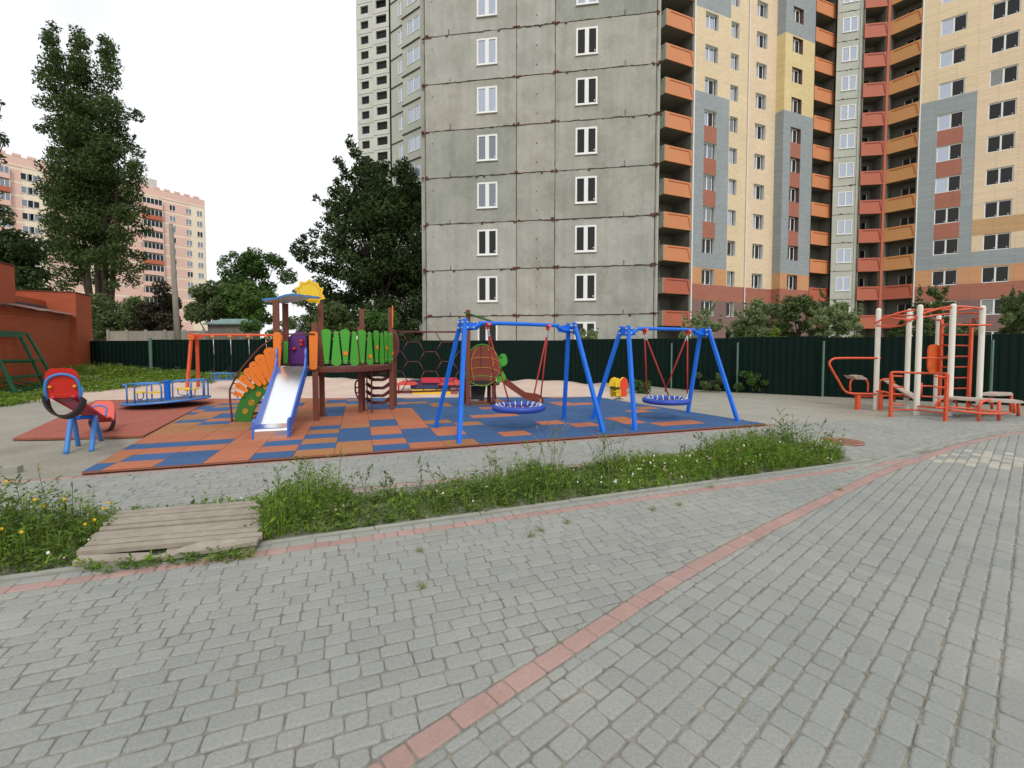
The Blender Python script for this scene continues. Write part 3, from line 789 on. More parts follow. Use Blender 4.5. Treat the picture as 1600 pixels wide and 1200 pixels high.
for k in range(-1, 12):
    window(tb, W0, dW, wa[0], SILL(k), wa[1]-wa[0], 1.38, 'glass_dark' if k < 4 else 'split', .08)
    window(tb, W0, dW, wb[0], SILL(k), wb[1]-wb[0], 1.38, 'glass_dark' if (k*5) % 7 else 'curtain', .08)
# loggias: back wall, slabs, parapets
def loggia(A, B, matp, rib_shade, depth, side=None, kr=range(0, 13), low=None, win=(.15, .62), zoff=0.0, post=None):
    d = (B-A).normalized(); l = (B-A).length; n = inward(d)
    mb = MB(); q = A+n*depth
    mb.obox(q, d*l, n*.1, (0,0,ZT)); mb.obox(B+n*.1-d*.1, d*.1, n*(depth-.12), (0,0,ZT))
    if side is None: mb.obox(A+n*.1, d*.1, n*(depth-.12), (0,0,ZT))
    if post: mb.obox(B-d*.02-n*.06, d*.22, n*.3, (0,0,ZT), 1)
    mb.build('loggia_wall', [M['loggia'], M['b_red']], tb)
    for k in kr:
        z = 3.62+zoff+2.8*k
        pm = matp if (low is None or k > low[1]) else low[0]
        rm_ = rib_shade if (low is None or k > low[1]) else M['b_groove_shade_r']
        m = MB()
        m.obox(A+n*.1+V((0,0,z)), d*l, n*(depth-.1), (0,0,.16), 1)
        m.obox(A+d*.015+V((0,0,z-.02)), d*(l-.03), n*.09, (0,0,1.32), 0)
        r = .028  # raised rib for the groove line, coloured darker to stand for its shade
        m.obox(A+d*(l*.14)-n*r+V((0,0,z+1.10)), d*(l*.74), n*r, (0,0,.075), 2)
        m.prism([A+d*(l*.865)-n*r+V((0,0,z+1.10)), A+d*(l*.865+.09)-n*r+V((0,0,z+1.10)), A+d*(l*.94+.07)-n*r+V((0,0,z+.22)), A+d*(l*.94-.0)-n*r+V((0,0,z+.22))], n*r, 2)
        if side is not None:     # pale return of a corner loggia
            e = (side-A); el = e.length; e.normalize(); en = V((e.y, -e.x, 0))
            m.obox(A-d*.06+V((0,0,z-.02)), e*el, d*.06, (0,0,1.32), 3)
            m.obox(A-d*.08+e*(el*.15)+V((0,0,z+1.08)), e*(el*.7), d*.02, (0,0,.07), 4)
        o = m.build('balcony', [pm, M['loggia'], rm_, M['b_grey'], M['b_groove_shade_g']], tb)
        if win:
            w0 = l*win[0]; ww = min(1.5, l*(win[1]-win[0]))
            wo = MB(); b0 = q+d*w0-n*.03+V((0,0,z+.95))
            wo.obox(b0, d*ww, n*.03, (0,0,1.35), 1)
            for x in (0, ww/2-.03, ww-.06): wo.obox(b0+d*x-n*.02, d*.06, n*.02, (0,0,1.35), 0)
            wo.obox(b0-n*.02, d*ww, n*.02, (0,0,.06), 0)
            wo.build('window', [M['upvc'], M['glass_dark']], o)
X1 = C0; X2 = C0+dC*(sL-.14)
loggia(X1, X2, M['b_orange'], M['b_groove_shade_o'], 2.3, side=C0+nC*1.9-dC*.12, low=(M['b_red'], 1), win=(.05, .5))
Y1, Y2 = D0+dD*(sDe+.08), XY(1294, 46.0)
loggia(Y1, Y2, M['b_orange'], M['b_groove_shade_o'], 1.5, low=(M['b_red'], 1), win=None)
Z1, Z2 = XY(1336, 44.5), XY(1371, 44.2)
loggia(Z1, Z2, M['b_red'], M['b_groove_shade_r'], 1.6, win=(.1, .75), post=True)
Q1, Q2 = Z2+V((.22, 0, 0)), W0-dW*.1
loggia(Q1, Q2, M['b_ochre'], M['b_groove_shade_o'], 1.6, low=(M['b_red'], 1), win=(.4, .9))
mb = MB()    # core behind the facings, keeps the loggias closed
mb.prism([C0+nC*2.6-dC*.3, Rj+nC*1.2, D0+dD*sDe+nC*1.7, E2+nS*2, E3+nS*2.6, W0+nW*2.2-dW*.5, W0+dW*wEnd+nW*1.0, W0+dW*wEnd+nW*14, C0+nC*16], (0,0,ZT-.2))
mb.build('core', M['loggia'], tb)
mb = MB(); mb.tube([C0+dC*s23-nC*.08, C0+dC*s23-nC*.08+V((0,0,ZT-.5))], .055, 8); mb.build('drainpipe', M['upvc'], tb)

# --- pink block far behind the poplar
K0, K9 = XY(-70, 89), XY(326, 125); dK = (K9-K0).normalized(); LK = (K9-K0).length; nK = inward(dK)
pk = thing('pink_apartment_block', K0, 'long pink and cream brick apartment block far behind the poplar', 'building')
mb = MB(); sk = lambda u: s_at(K0, dK, u)
HZ = 42.4; FH = 2.8
def col_pink(s, z):
    zf = (z-.4) % FH
    if zf < .35: return 1
    if z > HZ-2.0: return 0
    return 0 if int(s/3.4) % 3 else 1
zz = sorted([.4+FH*k for k in range(16)]+[.75+FH*k for k in range(16)])
wall(mb, K0, dK, 0, LK, 0, HZ, [], col_pink, [3.4*k for k in range(1, 30)], zz+[HZ-2.0])
mb.obox(K0+nK*.05+V((0,0,0)), dK*LK, nK*14, (0,0,HZ-.2), 0)
k = 0
while k*2.2 < LK-1.2:                                        # toothed parapet
    mb.obox(K0+dK*(k*2.2)-nK*.06+V((0,0,HZ)), dK*1.3, nK*.4, (0,0,.55), 0); k += 1
mb.obox(K0+dK*0-nK*.10+V((0,0,HZ-2.1)), dK*LK, nK*.1, (0,0,.25), 1)
mb.obox(K0+dK*sk(230)+nK*3+V((0,0,HZ)), dK*4, nK*4, (0,0,3.2), 2)
mb.build('wall', [M['pink'], M['cream'], M['conc_far']], pk)
wins = []
for k in range(4, 15):
    z = 1.3+FH*k
    if z > HZ-2.3: break
    for u in (4, 43, 52): wins.append((sk(u), z, 1.9))
    if k > 2:
        for u in (271, 296, 313): wins.append((sk(u), z, 1.35))
for s, z, wd in wins: window(pk, K0, dK, s, z, wd, 1.5, rb.choice(('glass_dark', 'glass_mid', 'glass_mid')), -.05, 2)
for k in range(3, 14):
    for u0, u1 in ((-14, 26), (228, 259)):
        z = .75+FH*k
        if z > HZ-3: continue
        m = MB(); a, b = sk(u0), sk(u1)
        m.obox(K0+dK*a-nK*.9+V((0,0,z)), dK*(b-a), nK*.9, (0,0,1.05), 0)
        m.obox(K0+dK*a-nK*.85+V((0,0,z+1.05)), dK*(b-a), nK*.85, (0,0,1.35), 1)
        for q in range(6): m.obox(K0+dK*(a+(b-a-.1)*q/5)-nK*.9+V((0,0,z+1.05)), dK*.1, nK*.05, (0,0,1.35), 2)
        m.build('glazed_balcony', [M['pink'] if k % 4 else M['b_red'], M['glass_mid'], M['upvc']], pk)

# ------------------------------------------------------------------ fence
FT = [(110,20.7),(236,20.5),(560,20.4),(880,20.2),(1049,18.06),(1152,16.7),(1286,15.1),(1425,13.9),(1549,13.0),(1720,12.0),(2000,10.9)]
FP = [XY(u, Y) for u, Y in FT]
fe = thing('sheet_fence', FP[3], 'long dark green corrugated metal sheet fence with thin grey green posts', 'fence')
for a, b in zip(FP, FP[1:]):
    mb = MB(); d = (b-a); l = d.length; d.normalize(); n = inward(d); k = 0; prev = None; nn = int(l/.05)
    for i in range(nn+1):
        s = l*i/nn; t = .0 if (i % 4) < 2 else .022
        q = a+d*s+n*t; cur = (q, )
        if prev is not None: mb.poly([prev+V((0,0,-.1)), q+V((0,0,-.1)), q+V((0,0,2.0+.03*sin(a.x))), prev+V((0,0,2.0+.03*sin(a.x)))])
        prev = q
    mb.obox(a+n*.03+V((0,0,.35)), d*l, n*.04, (0,0,.05)); mb.obox(a+n*.03+V((0,0,1.6)), d*l, n*.04, (0,0,.05))
    mb.build('sheet_panel', M['fence'], fe)
for u, Y, z in ((236,20.4,2.1),(1049,17.98,1.83),(1152,16.62,1.83),(1286,15.02,1.86),(1549,12.93,1.86)):
    q = XY(u, Y); mb = MB(); mb.box(q+V((0,-.03,z/2-.05)), .045 if u > 300 else .12, .05, z+.1); mb.build('post', M['fence_post'], fe)

# ------------------------------------------------------------------ play structure
pt_ = thing('play_structure', G(495,655), 'big wooden play structure with steel slide, sun emblem, green railing and turtle tower', 'play structure')
def vpost(u, Y, z1, w=.115, z0=FZ, rot=a5): 
    q = XY(u, Y); m = MB(); m.box((q.x, q.y, (z0+z1)/2), w, w, z1-z0, rot); m.box((q.x, q.y, z1+.012), w*1.04, w*1.04, .024, rot); return m.build('post', M['brown'], pt_)
for u, Y, z1 in ((432.5,9.5,2.60),(447,10.2,2.6),(492,9.74,2.14),(502,10.42,2.64)): vpost(u, Y, z1)
vpost(566, 11.37, 2.58); vpost(611, 11.5, 2.62); vpost(562, 11.0, 2.12, .1); vpost(616.5, 12.3, 2.1, .1)
# decks
dz = 1.19
cvr = [XY(498,9.78), XY(520,9.80), XY(540,9.90), XY(562,10.12), XY(582,10.45), XY(598,10.85), XY(607,11.2), XY(612,11.5)]
m = MB(); m.prism([V((p.x, p.y, dz)) for p in (XY(430,9.45), XY(494,9.69), XY(503,10.48), XY(446,10.26))], (0,0,-.06)); m.build('deck', M['brown'], pt_)
m = MB(); m.prism([V((p.x, p.y, dz)) for p in cvr+[XY(613,12.2), XY(566,11.6), XY(503,10.45)]], (0,0,-.035), 1)
for a, b in zip(cvr, cvr[1:]): m.bar(a+V((0,0,dz-.07)), b+V((0,0,dz-.07)), .04, .07)
m.build('bridge_deck', [M['brown_metal'], M['brown']], pt_)
# green plank railing along the curved bridge
rl = MB(); top = curve([p+V((0,0,1.94)) for p in cvr], 4); rl.tube(top, .018, 8)
lo = curve([p+V((0,0,1.33)) for p in cvr], 4); rl.tube(lo, .014, 8); rl.tube([p+V((0,0,-.05)) for p in lo], .014, 8)
rl = rl.build('railing', M['brown_metal'], pt_, True)
def on_curve(u):
    for a, b in zip(top, top[1:]):
        ua, ub = 800+F*KH*a.x/a.y, 800+F*KH*b.x/b.y
        if ua <= u <= ub:
            t = (u-ua)/(ub-ua); d = (b-a); d.z = 0; return a+(b-a)*t, d.normalized()
    d = top[-1]-top[-2]; d.z = 0; return top[-1], d.normalized()
def sunflower(pl, r=.055):
    q, d = pl; n = V((d.y, -d.x, 0)); m = MB()
    pts = [q+n*.03+(d*cos(2*pi*i/16)+V((0,0,1))*sin(2*pi*i/16))*(r*(1 if i % 2 else .86)) for i in range(16)]
    m.prism(pts, n*.012, 0); m.prism([q+n*.042+(d*cos(2*pi*i/10)+V((0,0,1))*sin(2*pi*i/10))*r*.45 for i in range(10)], n*.008, 1)
    return m
for i, u in enumerate((511,525.5,539,552.5,564.5,576,586.5,595,601.5,607,610.5)):
    q, d = on_curve(u); n = V((d.y, -d.x, 0)); up = V((0,0,1)); big, sm_ = .104, .044
    hi, lo_ = (big, sm_) if i % 2 == 0 else (sm_, big)
    q0 = V((q.x, q.y, 0))+n*.022
    out = capsule(q0+up*1.96, q0+up*1.30, hi, lo_, d, up)
    m = MB(); m.prism(out, n*.018)
    for z in (1.94, 1.33): m.ball(q0+up*z+n*.018, .012, 6, 1)
    m.build('plank', [M['green'], M['zinc']], rl)
    if i in (2, 5, 6, 8, 10):
        z = {2:1.50, 5:1.42, 6:1.63, 8:1.62, 10:1.48}[i]
        sunflower((V((q.x, q.y, z))+n*.014, d)).build('flower', [M['orange'], M['amber']], rl)
# orange boards beside the slide
fx, fz = V((cos(a5), sin(a5), 0)), V((0,0,1)); fn = V((fx.y, -fx.x, 0))
def board(name, u, v0, v1, Y, hw, mt, parent=pt_):
    a, b = P(u, v0, Y), P(u, v1, Y); m = MB(); r = min(hw, .05)
    o = [a+fx*-hw+fz*-r, a-fx*(hw-r*.3)-fz*r*.3, a-fx*(hw-r), a+fx*(hw-r), a+fx*(hw-r*.3)-fz*r*.3, a+fx*hw-fz*r, b+fx*hw*.86+fz*r, b+fx*(hw*.86-r*.3)+fz*r*.3, b+fx*(hw*.86-r), b-fx*(hw*.86-r), b-fx*(hw*.86-r*.3)+fz*r*.3, b-fx*hw*.86+fz*r]
    m.prism(o, fn*.022)
    for q in (a-fz*.06, b+fz*.06): m.ball(q+fn*.024, .012, 6, 1)
    return m.build(name, [mt, M['zinc']], parent)
board('side_board', 489.8, 518, 577.5, 9.64, .088, M['orange']); board('side_board', 433, 519, 574, 9.40, .075, M['orange'])
board('back_board', 446.5, 532, 569, 10.1, .05, M['green'])
m = MB(); a = lambda u, v: P(u, v, 10.25)
m.prism([a(451,569), a(451,527), a(455,523), a(463,518), a(471,517), a(478,521), a(480,569)], fn*-.02)
m.build('back_panel', M['purple'], pt_)
m = MB()
for u, v, r in ((470.5,533,.045),(470.5,538.5,.04),(459.5,545,.04)): m.ball(P(u, v, 10.2), r, 10)
m.build('bead', M['red'], pt_, True)
m = MB(); m.tube([P(439,522,9.42), P(492,522,9.62)], .016, 8); m.tube([P(494,522,9.68), P(506,521.5,9.8)], .016, 8); m.build('crossbar', M['brown_metal'], pt_, True)
# slide
sl_ = None
def slide():
    T0, T1 = P(437,571,9.42), P(476.5,571,9.58); B0_, B1_ = P(401,690,7.74), P(446,688.5,7.86)
    B0_.z = B1_.z = FZ; tc_, bc = (T0+T1)/2, (B0_+B1_)/2
    ax = (V((T1.x-T0.x, T1.y-T0.y, 0)).normalized()+V((B1_.x-B0_.x, B1_.y-B0_.y, 0)).normalized()).normalized()
    W = .262; fwd = V((bc.x-tc_.x, bc.y-tc_.y, 0)); Lh = fwd.length; fwd.normalize()
    z1 = 1.235
    prof = [(-.10,z1),(0,z1),(.06,z1-.015),(.14,z1-.075)]
    s0, s1 = .14, Lh-.36
    for k in range(1, 7): t = k/6; prof.append((s0+(s1-s0)*t, (z1-.075)+(.30-(z1-.075))*t))
    prof += [(Lh-.28,.245),(Lh-.19,.215),(Lh-.06,.205),(Lh-.01,.195),(Lh+.012,.165),(Lh+.012,.03)]
    pt = lambda s, z, x: V((tc_.x, tc_.y, 0))+fwd*s+ax*x+V((0,0,z))
    m = MB()
    for a, b in zip(prof, prof[1:]):
        m.poly([pt(*a, -W), pt(*a, W), pt(*b, W), pt(*b, -W)])
    o = m.build('slide_bed', M['steel'], pt_); smooth_by_angle(o, 50)
    for sx in (-1, 1):
        topl, botl = [], []
        rim = [(-.06,z1+.30),(-.03,z1+.36),(.03,z1+.385),(.09,z1+.35),(.12,z1+.27),(.12,z1+.17),(.16,z1+.10),(.26,z1-.05)]
        for k in range(1, 7): t = k/6; rim.append((.26+(s1-.02-.26)*t, (z1-.05)+(.46-(z1-.05))*t))
        rim += [(Lh-.26,.375),(Lh-.20,.36),(Lh-.10,.375),(Lh-.02,.37),(Lh+.03,.33),(Lh+.035,.24),(Lh+.03,.02)]
        rim += [(Lh-.12,.02),(Lh-.24,.10),(Lh-.34,.20)]
        for k in range(0, 6): t = k/5; rim.append((s1-.02+(.10-s1)*t, .22+(z1-.20-.22)*t))
        rim += [(-.06,z1-.12)]
        m = MB(); m.prism([pt(s, z, sx*W) for s, z in rim], ax*sx*.028)
        for s, z in ((Lh-.1,.12),(Lh-.2,.17),(s1-.2,.45),(.3,z1-.25),(.03,z1-.02)): m.ball(pt(s, z, sx*(W+.03)), .013, 6, 1)
        m.build('slide_rail', [M['slide_blue'], M['zinc']], pt_)
slide()
# arched climber of two green side arches, orange boards and a brown handrail
Ya = 9.55; q = lambda x, y, Y=Ya: P(350+x/6, 500+y/6, Y)
outer = [(105,985),(104,900),(125,810),(170,712),(230,640),(300,585),(380,535),(450,500),(520,480)]
inner = [(520,590),(440,645),(385,690),(335,750),(295,815),(265,890),(252,985)]
for Y in (Ya, 10.2):
    m = MB(); ol = curve([q(x, y, Y) for x, y in outer], 3)+curve([q(x, y, Y) for x, y in inner], 3)
    for p in ol: p.z = max(p.z, FZ)
    m.prism(ol, (0, .03, 0)); 
    if Y == Ya:
        for x, y, r in ((200,855,.05),(260,775,.06),(325,695,.045),(395,632,.045)):
            c = q(x, y); 
            for rr in (r, r*.55): m.tube([c+V((cos(2*pi*i/14)*rr, -.004, sin(2*pi*i/14)*rr)) for i in range(14)], .007, 5, 1, True)
            m.ball(c+V((0,-.004,0)), .014, 6, 1)
    m.build('side_arch', [M['green_dk'] if Y == Ya else M['green_dk'], M['amber']], pt_)
m = MB()
for k in range(8):
    t = k/7; i = t*(len(outer)-1); a = int(min(i, len(outer)-2)); f = i-a
    p0 = (outer[a][0]*(1-f)+outer[a+1][0]*f, outer[a][1]*(1-f)+outer[a+1][1]*f)
    c = q(p0[0]+38, p0[1]+22); m.box(c+V((0,.34,0)), .16, .62, .03, 0)
m.build('rung', M['brown'], pt_)
X_, Z_ = V((1,0,0)), V((0,0,1))
for (x0, y0, x1, y1, r0, r1) in ((95,682,185,712,20,11),(120,604,225,670,25,14),(160,533,285,640,30,16),(208,465,348,615,32,17),(266,402,395,605,35,17),(328,335,440,585,40,18),(425,268,472,545,46,20)):
    m = MB(); sc_ = Ya/F/6; a, b = q(x0, y0, Ya-.03), q(x1, y1, Ya-.03); d = (b-a).normalized()
    m.prism(capsule(a+d*r0*sc_*.6, b-d*r1*sc_*.6, r0*sc_*1.2, r1*sc_*1.15, X_, Z_), (0,-.02,0))
    m.ball(b-d*r1*sc_+V((0,-.022,0)), .016, 6, 1); m.ball(a+d*r0*sc_+V((0,-.022,0)), .012, 6, 2)
    m.build('arch_board', [M['orange'], M['yellow'], M['brown_metal']], pt_)
m = MB()
hr = curve([q(x, y) for x, y in ((78,985),(70,880),(58,760),(55,660),(78,600),(120,520),(185,430),(255,350),(345,255),(468,168))], 4)
hr[0].z = FZ; m.tube(hr, .02, 8); m.tube([p+V((0,.65,0)) for p in hr], .02, 8)
for x, y, x2, y2 in ((60,685,100,683),(88,595,125,600),(80,938,110,938),(125,522,160,532)): m.tube([q(x, y), q(x2, y2)], .012, 6)
for (x0, y0, x1, y1) in ((120,690,128,730),(215,540,232,560),(305,400,325,425)): m.tube([q(x0, y0), q(x1, y1)], .012, 6)
m.build('handrail', M['brown_metal'], pt_, True)
# cloud roof and sun
m = MB(); c0 = XY(453, 9.9); out = []
for i in range(28):
    a = 2*pi*i/28; rr = 1+.13*sin(5*a+.6)+.06*sin(3*a); x, y = .56*rr*cos(a), .40*rr*sin(a)
    out.append(V((c0.x+x, c0.y+y, 2.68+.10*x+.05*sin(x*7)*.5)))
m.prism(out, (0,0,.035), 0, 1, 1); m.build('cloud_roof', [M['cloud_white'], M['cloud_blue']], pt_)
Yq = 10.33; qs = lambda x, y: P(400+x/6.667, 430+y/6.667, Yq)
tips = [(395,135),(455,62),(555,36),(645,78),(702,140),(718,245),(655,302),(560,290),(470,262),(415,210)]
cx, cy = 562, 182; out, inn = [], []
for i in range(len(tips)):
    x, y = tips[i]; x2, y2 = tips[(i+1) % len(tips)]; mx_, my_ = (x+x2)/2, (y+y2)/2
    for (px, py, f) in ((x, y, 1), (x*.75+x2*.25, y*.75+y2*.25, .90), (mx_, my_, .84), (x*.25+x2*.75, y*.25+y2*.75, .90)):
        out.append(qs(cx+(px-cx)*f, cy+(py-cy)*f)); inn.append(qs(cx+(px-cx)*f*.80, cy+(py-cy)*f*.80)+V((0,-.002,0)))
m = MB(); m.prism(out, (0,.03,0)); m.tube(inn, .008, 5, 1, True)
arc = [qs(cx-20+95*cos(radians(a)), 300-95*sin(radians(a)))+V((0,-.002,0)) for a in range(20, 161, 14)]; m.tube(arc, .008, 5, 1)
m.build('sun_emblem', [M['yellow'], M['amber']], pt_)
# parts of the far tower: curved ladder, hoops, arcs, orange panel
m = MB()
rx0, rx1 = XY(581, 10.9), XY(609, 11.35)
lad = [P(580.5,577,10.9), P(580.7,655,10.9)]; lad[1].z = FZ
m.tube(lad, .022, 8); a_, b_ = P(573,580,11.3), P(574,631,11.3); m.tube([a_, b_], .018, 8)
for v in (578, 588, 601, 613, 624):
    l_, r_ = P(572.5, v-2, 11.5), P(609, v-2, 11.55); mid = P(591, v+5, 11.3); cc = curve([l_, l_.lerp(mid, .55)+V((0,0,-.05)), mid, r_.lerp(mid, .55)+V((0,0,-.05)), r_], 4)
    for p1, p2 in zip(cc, cc[1:]): m.bar(p1, p2, .05, .075, (0,0,1))
m.build('curved_ladder', M['brown_metal'], pt_)
m = MB()
cc = curve([P(562,592,11.4), P(556,597,11.4), P(555,608,11.4), P(557,617,11.4), P(562,626,11.4)], 5); m.tube(cc, .02, 8)
for v in (596, 606, 614): m.tube([P(556,v,11.4), P(563,v-2,11.5)], .016, 6)
cc = curve([P(613,519,11.8), P(619,524,11.8), P(622,535,11.8), P(621,550,11.8), P(616,563,11.8)], 5); m.tube(cc, .035, 8)
cc = curve([P(613,519,12.1), P(617,526,12.1), P(619,538,12.1), P(616,562,12.1)], 5); m.tube(cc, .03, 8)
m.build('hoop', M['brown_metal'], pt_, True)
m = MB(); m.prism([P(612.4,477,11.42), P(614.2,478,11.42), P(614.4,490,11.42), P(613.6,512,11.42), P(612.4,512,11.42)], (-.13,.5,0)); m.build('side_panel', M['orange'], pt_)
# hexagonal climbing net
Yh = 12.35; h = lambda x, y: P(540+x/7.06, 480+y/7.06, Yh)
m = MB(); m.tube([h(515,272), h(1330,272)], .024, 8); m.build('top_bar', M['brown_metal'], pt_, True)
m = MB(); m.bar(h(525,940), h(1330,912), .07, .05); m.build('bottom_bar', M['brown_metal'], pt_)
edges = set(); R, H = 125.0, 108.0
def hexpts(cx, cy): return [(cx+R, cy), (cx+R/2, cy+H), (cx-R/2, cy+H), (cx-R, cy), (cx-R/2, cy-H), (cx+R/2, cy-H)]
m = MB()
for col in range(-1, 4):
    for row in range(-1, 4):
        pts = hexpts(745+187.5*col, 492+216*row+(108 if col % 2 else 0)-(108 if col % 2 else 0)*0)
        for i in range(6):
            a, b = pts[i], pts[(i+1) % 6]
            k = tuple(sorted(((round(a[0]/6), round(a[1]/6)), (round(b[0]/6), round(b[1]/6)))))
            if k in edges: continue
            edges.add(k)
            def inside(p): return 520 <= p[0] <= 1320 and 268 <= p[1] <= 930
            if not inside(a) and not inside(b): continue
            if not inside(a): a, b = b, a
            if not inside(b):
                t = 1.0
                for lo_, hi, ax_ in ((520,1320,0),(272,928,1)):
                    if b[ax_] < lo_: t = min(t, (lo_-a[ax_])/(b[ax_]-a[ax_]))
                    if b[ax_] > hi: t = min(t, (hi-a[ax_])/(b[ax_]-a[ax_]))
                b = (a[0]+(b[0]-a[0])*t, a[1]+(b[1]-a[1])*t)
            m.tube([h(*a), h(*b)], .013, 6)
m.build('hexagon_net', M['brown_metal'], pt_, True)
# turtle tower
Yt = 12.3; tq = lambda x, y, Y=Yt: P(680+x/6.667, 480+y/6.667, Y)
for u, Y, z1 in ((731.5,12.25,2.63),(771.5,12.5,1.0),(727,13.0,1.2),(764,13.1,1.2)): vpost(u, Y, z1, .11, FZ, 0)
cx, cy, rx, ry = 490, 603, 188, 220
def shell(f, yo=0): return [tq(cx+rx*f*(1-.10*sin(a))*cos(a), cy-ry*f*sin(a)) for a in [2*pi*i/40 for i in range(40)]]
m = MB(); m.prism(shell(1.0), (0,.03,0)); m.tube([p+V((0,-.008,0)) for p in shell(.985)], .013, 6, 1, True)
for y in (530, 635):
    m.tube(curve([tq(320,y+30)+V((0,-.006,0)), tq(400,y)+V((0,-.006,0)), tq(490,y-8)+V((0,-.006,0)), tq(580,y)+V((0,-.006,0)), tq(665,y+30)+V((0,-.006,0))], 4), .006, 5, 2)
m.tube(curve([tq(308,730)+V((0,-.006,0)), tq(400,720)+V((0,-.006,0)), tq(490,715)+V((0,-.006,0)), tq(580,722)+V((0,-.006,0)), tq(655,738)+V((0,-.006,0))], 4), .008, 5, 1)
for sx in (-1, 1): m.tube(curve([tq(490+sx*55,420)+V((0,-.006,0)), tq(490+sx*105,520)+V((0,-.006,0)), tq(490+sx*110,640)+V((0,-.006,0)), tq(490+sx*85,770)+V((0,-.006,0))], 4), .007, 5, 2)
m.tube([tq(478,392)+V((0,-.006,0)), tq(478,640)+V((0,-.006,0))], .008, 5, 3)
for x, y in ((340,582),(612,582),(340,715),(340,455),(640,740)): m.ball(tq(x, y)+V((0,-.006,0)), .015, 6, 2)
m.prism([tq(375,768)+V((0,-.004,0)), tq(395,762)+V((0,-.004,0)), tq(580,764)+V((0,-.004,0)), tq(590,772)+V((0,-.004,0)), tq(540,800)+V((0,-.004,0)), tq(420,800)+V((0,-.004,0))], (0,-.004,0), 3)
m.build('turtle_shell', [M['shell'], M['green'], M['amber'], M['rubber']], pt_)
m = MB(); Yn = Yt+.04
hd = curve([tq(650,735,Yn), tq(690,700,Yn), tq(695,660,Yn), tq(685,600,Yn), tq(668,545,Yn), tq(675,500,Yn), tq(700,482,Yn), tq(735,495,Yn), tq(753,545,Yn), tq(745,595,Yn), tq(710,615,Yn), tq(695,625,Yn), tq(700,660,Yn), tq(735,720,Yn), tq(730,755,Yn), tq(690,785,Yn), tq(640,780,Yn)], 3)
m.prism(hd, (0,.03,0)); m.tube([p+V((0,-.004,0)) for p in hd[6:34]], .006, 5, 2)
m.ball(tq(690,520,Yn)+V((0,-.004,0)), .03, 8, 1); m.ball(tq(697,513,Yn)+V((0,-.03,0)), .009, 6, 3)
m.build('turtle_head', [M['green'], M['rubber'], M['green_dk'], M['white']], pt_)
m = MB()
m.prism([tq(370,818,12.6), tq(530,818,12.6), tq(505,975,12.6), tq(372,975,12.6)], (0,.03,0), 1); m.obox(tq(318,815,12.35), (.92,0,0), (0,.9,0), (0,0,.05), 0); m.obox(tq(365,972,12.4), (.24,0,0), (0,.05,0), (0,0,.02), 2)
m.prism([tq(585,790,12.35), tq(610,790,12.35), tq(645,985,12.35), tq(590,985,12.35)], (0,.03,0), 0)
m.build('turtle_base', [M['brown_metal'], M['rubber'], M['pad']], pt_)
m = MB(); sd_ = [(725,745),(745,742),(800,785),(880,845),(940,885),(985,893),(1050,900),(1105,920),(1135,955),(1135,985),(1110,997),(1060,985),(1000,975),(930,955),(860,905),(780,850),(715,800),(700,770)]
for yy in (12.45, 12.95): m.prism([P(680+x/6.667, 480+y/6.667, yy) for x, y in sd_], (0,.03,0))
bed = [(715,790),(780,838),(860,892),(930,940),(1000,958),(1110,985)]
for a, b in zip(bed, bed[1:]): m.poly([P(680+a[0]/6.667, 480+a[1]/6.667, 12.48), P(680+b[0]/6.667, 480+b[1]/6.667, 12.48), P(680+b[0]/6.667, 480+b[1]/6.667, 12.48)+V((0,.47,0)), P(680+a[0]/6.667, 480+a[1]/6.667, 12.48)+V((0,.47,0))])
m.build('small_slide', M['shell'], pt_)
m = MB(); g0 = [tq(285,47,12.1), tq(340,52,12.1), tq(430,82,12.1), tq(598,148,12.1), tq(500,140,12.1), tq(400,100,12.1)]
a, b = tq(282,48,12.0), tq(600,148,12.0); d = (b-a); nn = V((0,1,0)); out = []
for t, w_ in ((0,.05),(.1,.28),(.3,.42),(.6,.42),(.85,.3),(1,.05)): out.append(a+d*t+nn*(.45-w_))
for t, w_ in ((1,.05),(.85,.3),(.6,.42),(.3,.42),(.1,.28),(0,.05)): out.append(a+d*t+nn*(.45+w_))
m.prism(out, (0,0,.03)); m.build('leaf_roof', M['green_dk'], pt_)

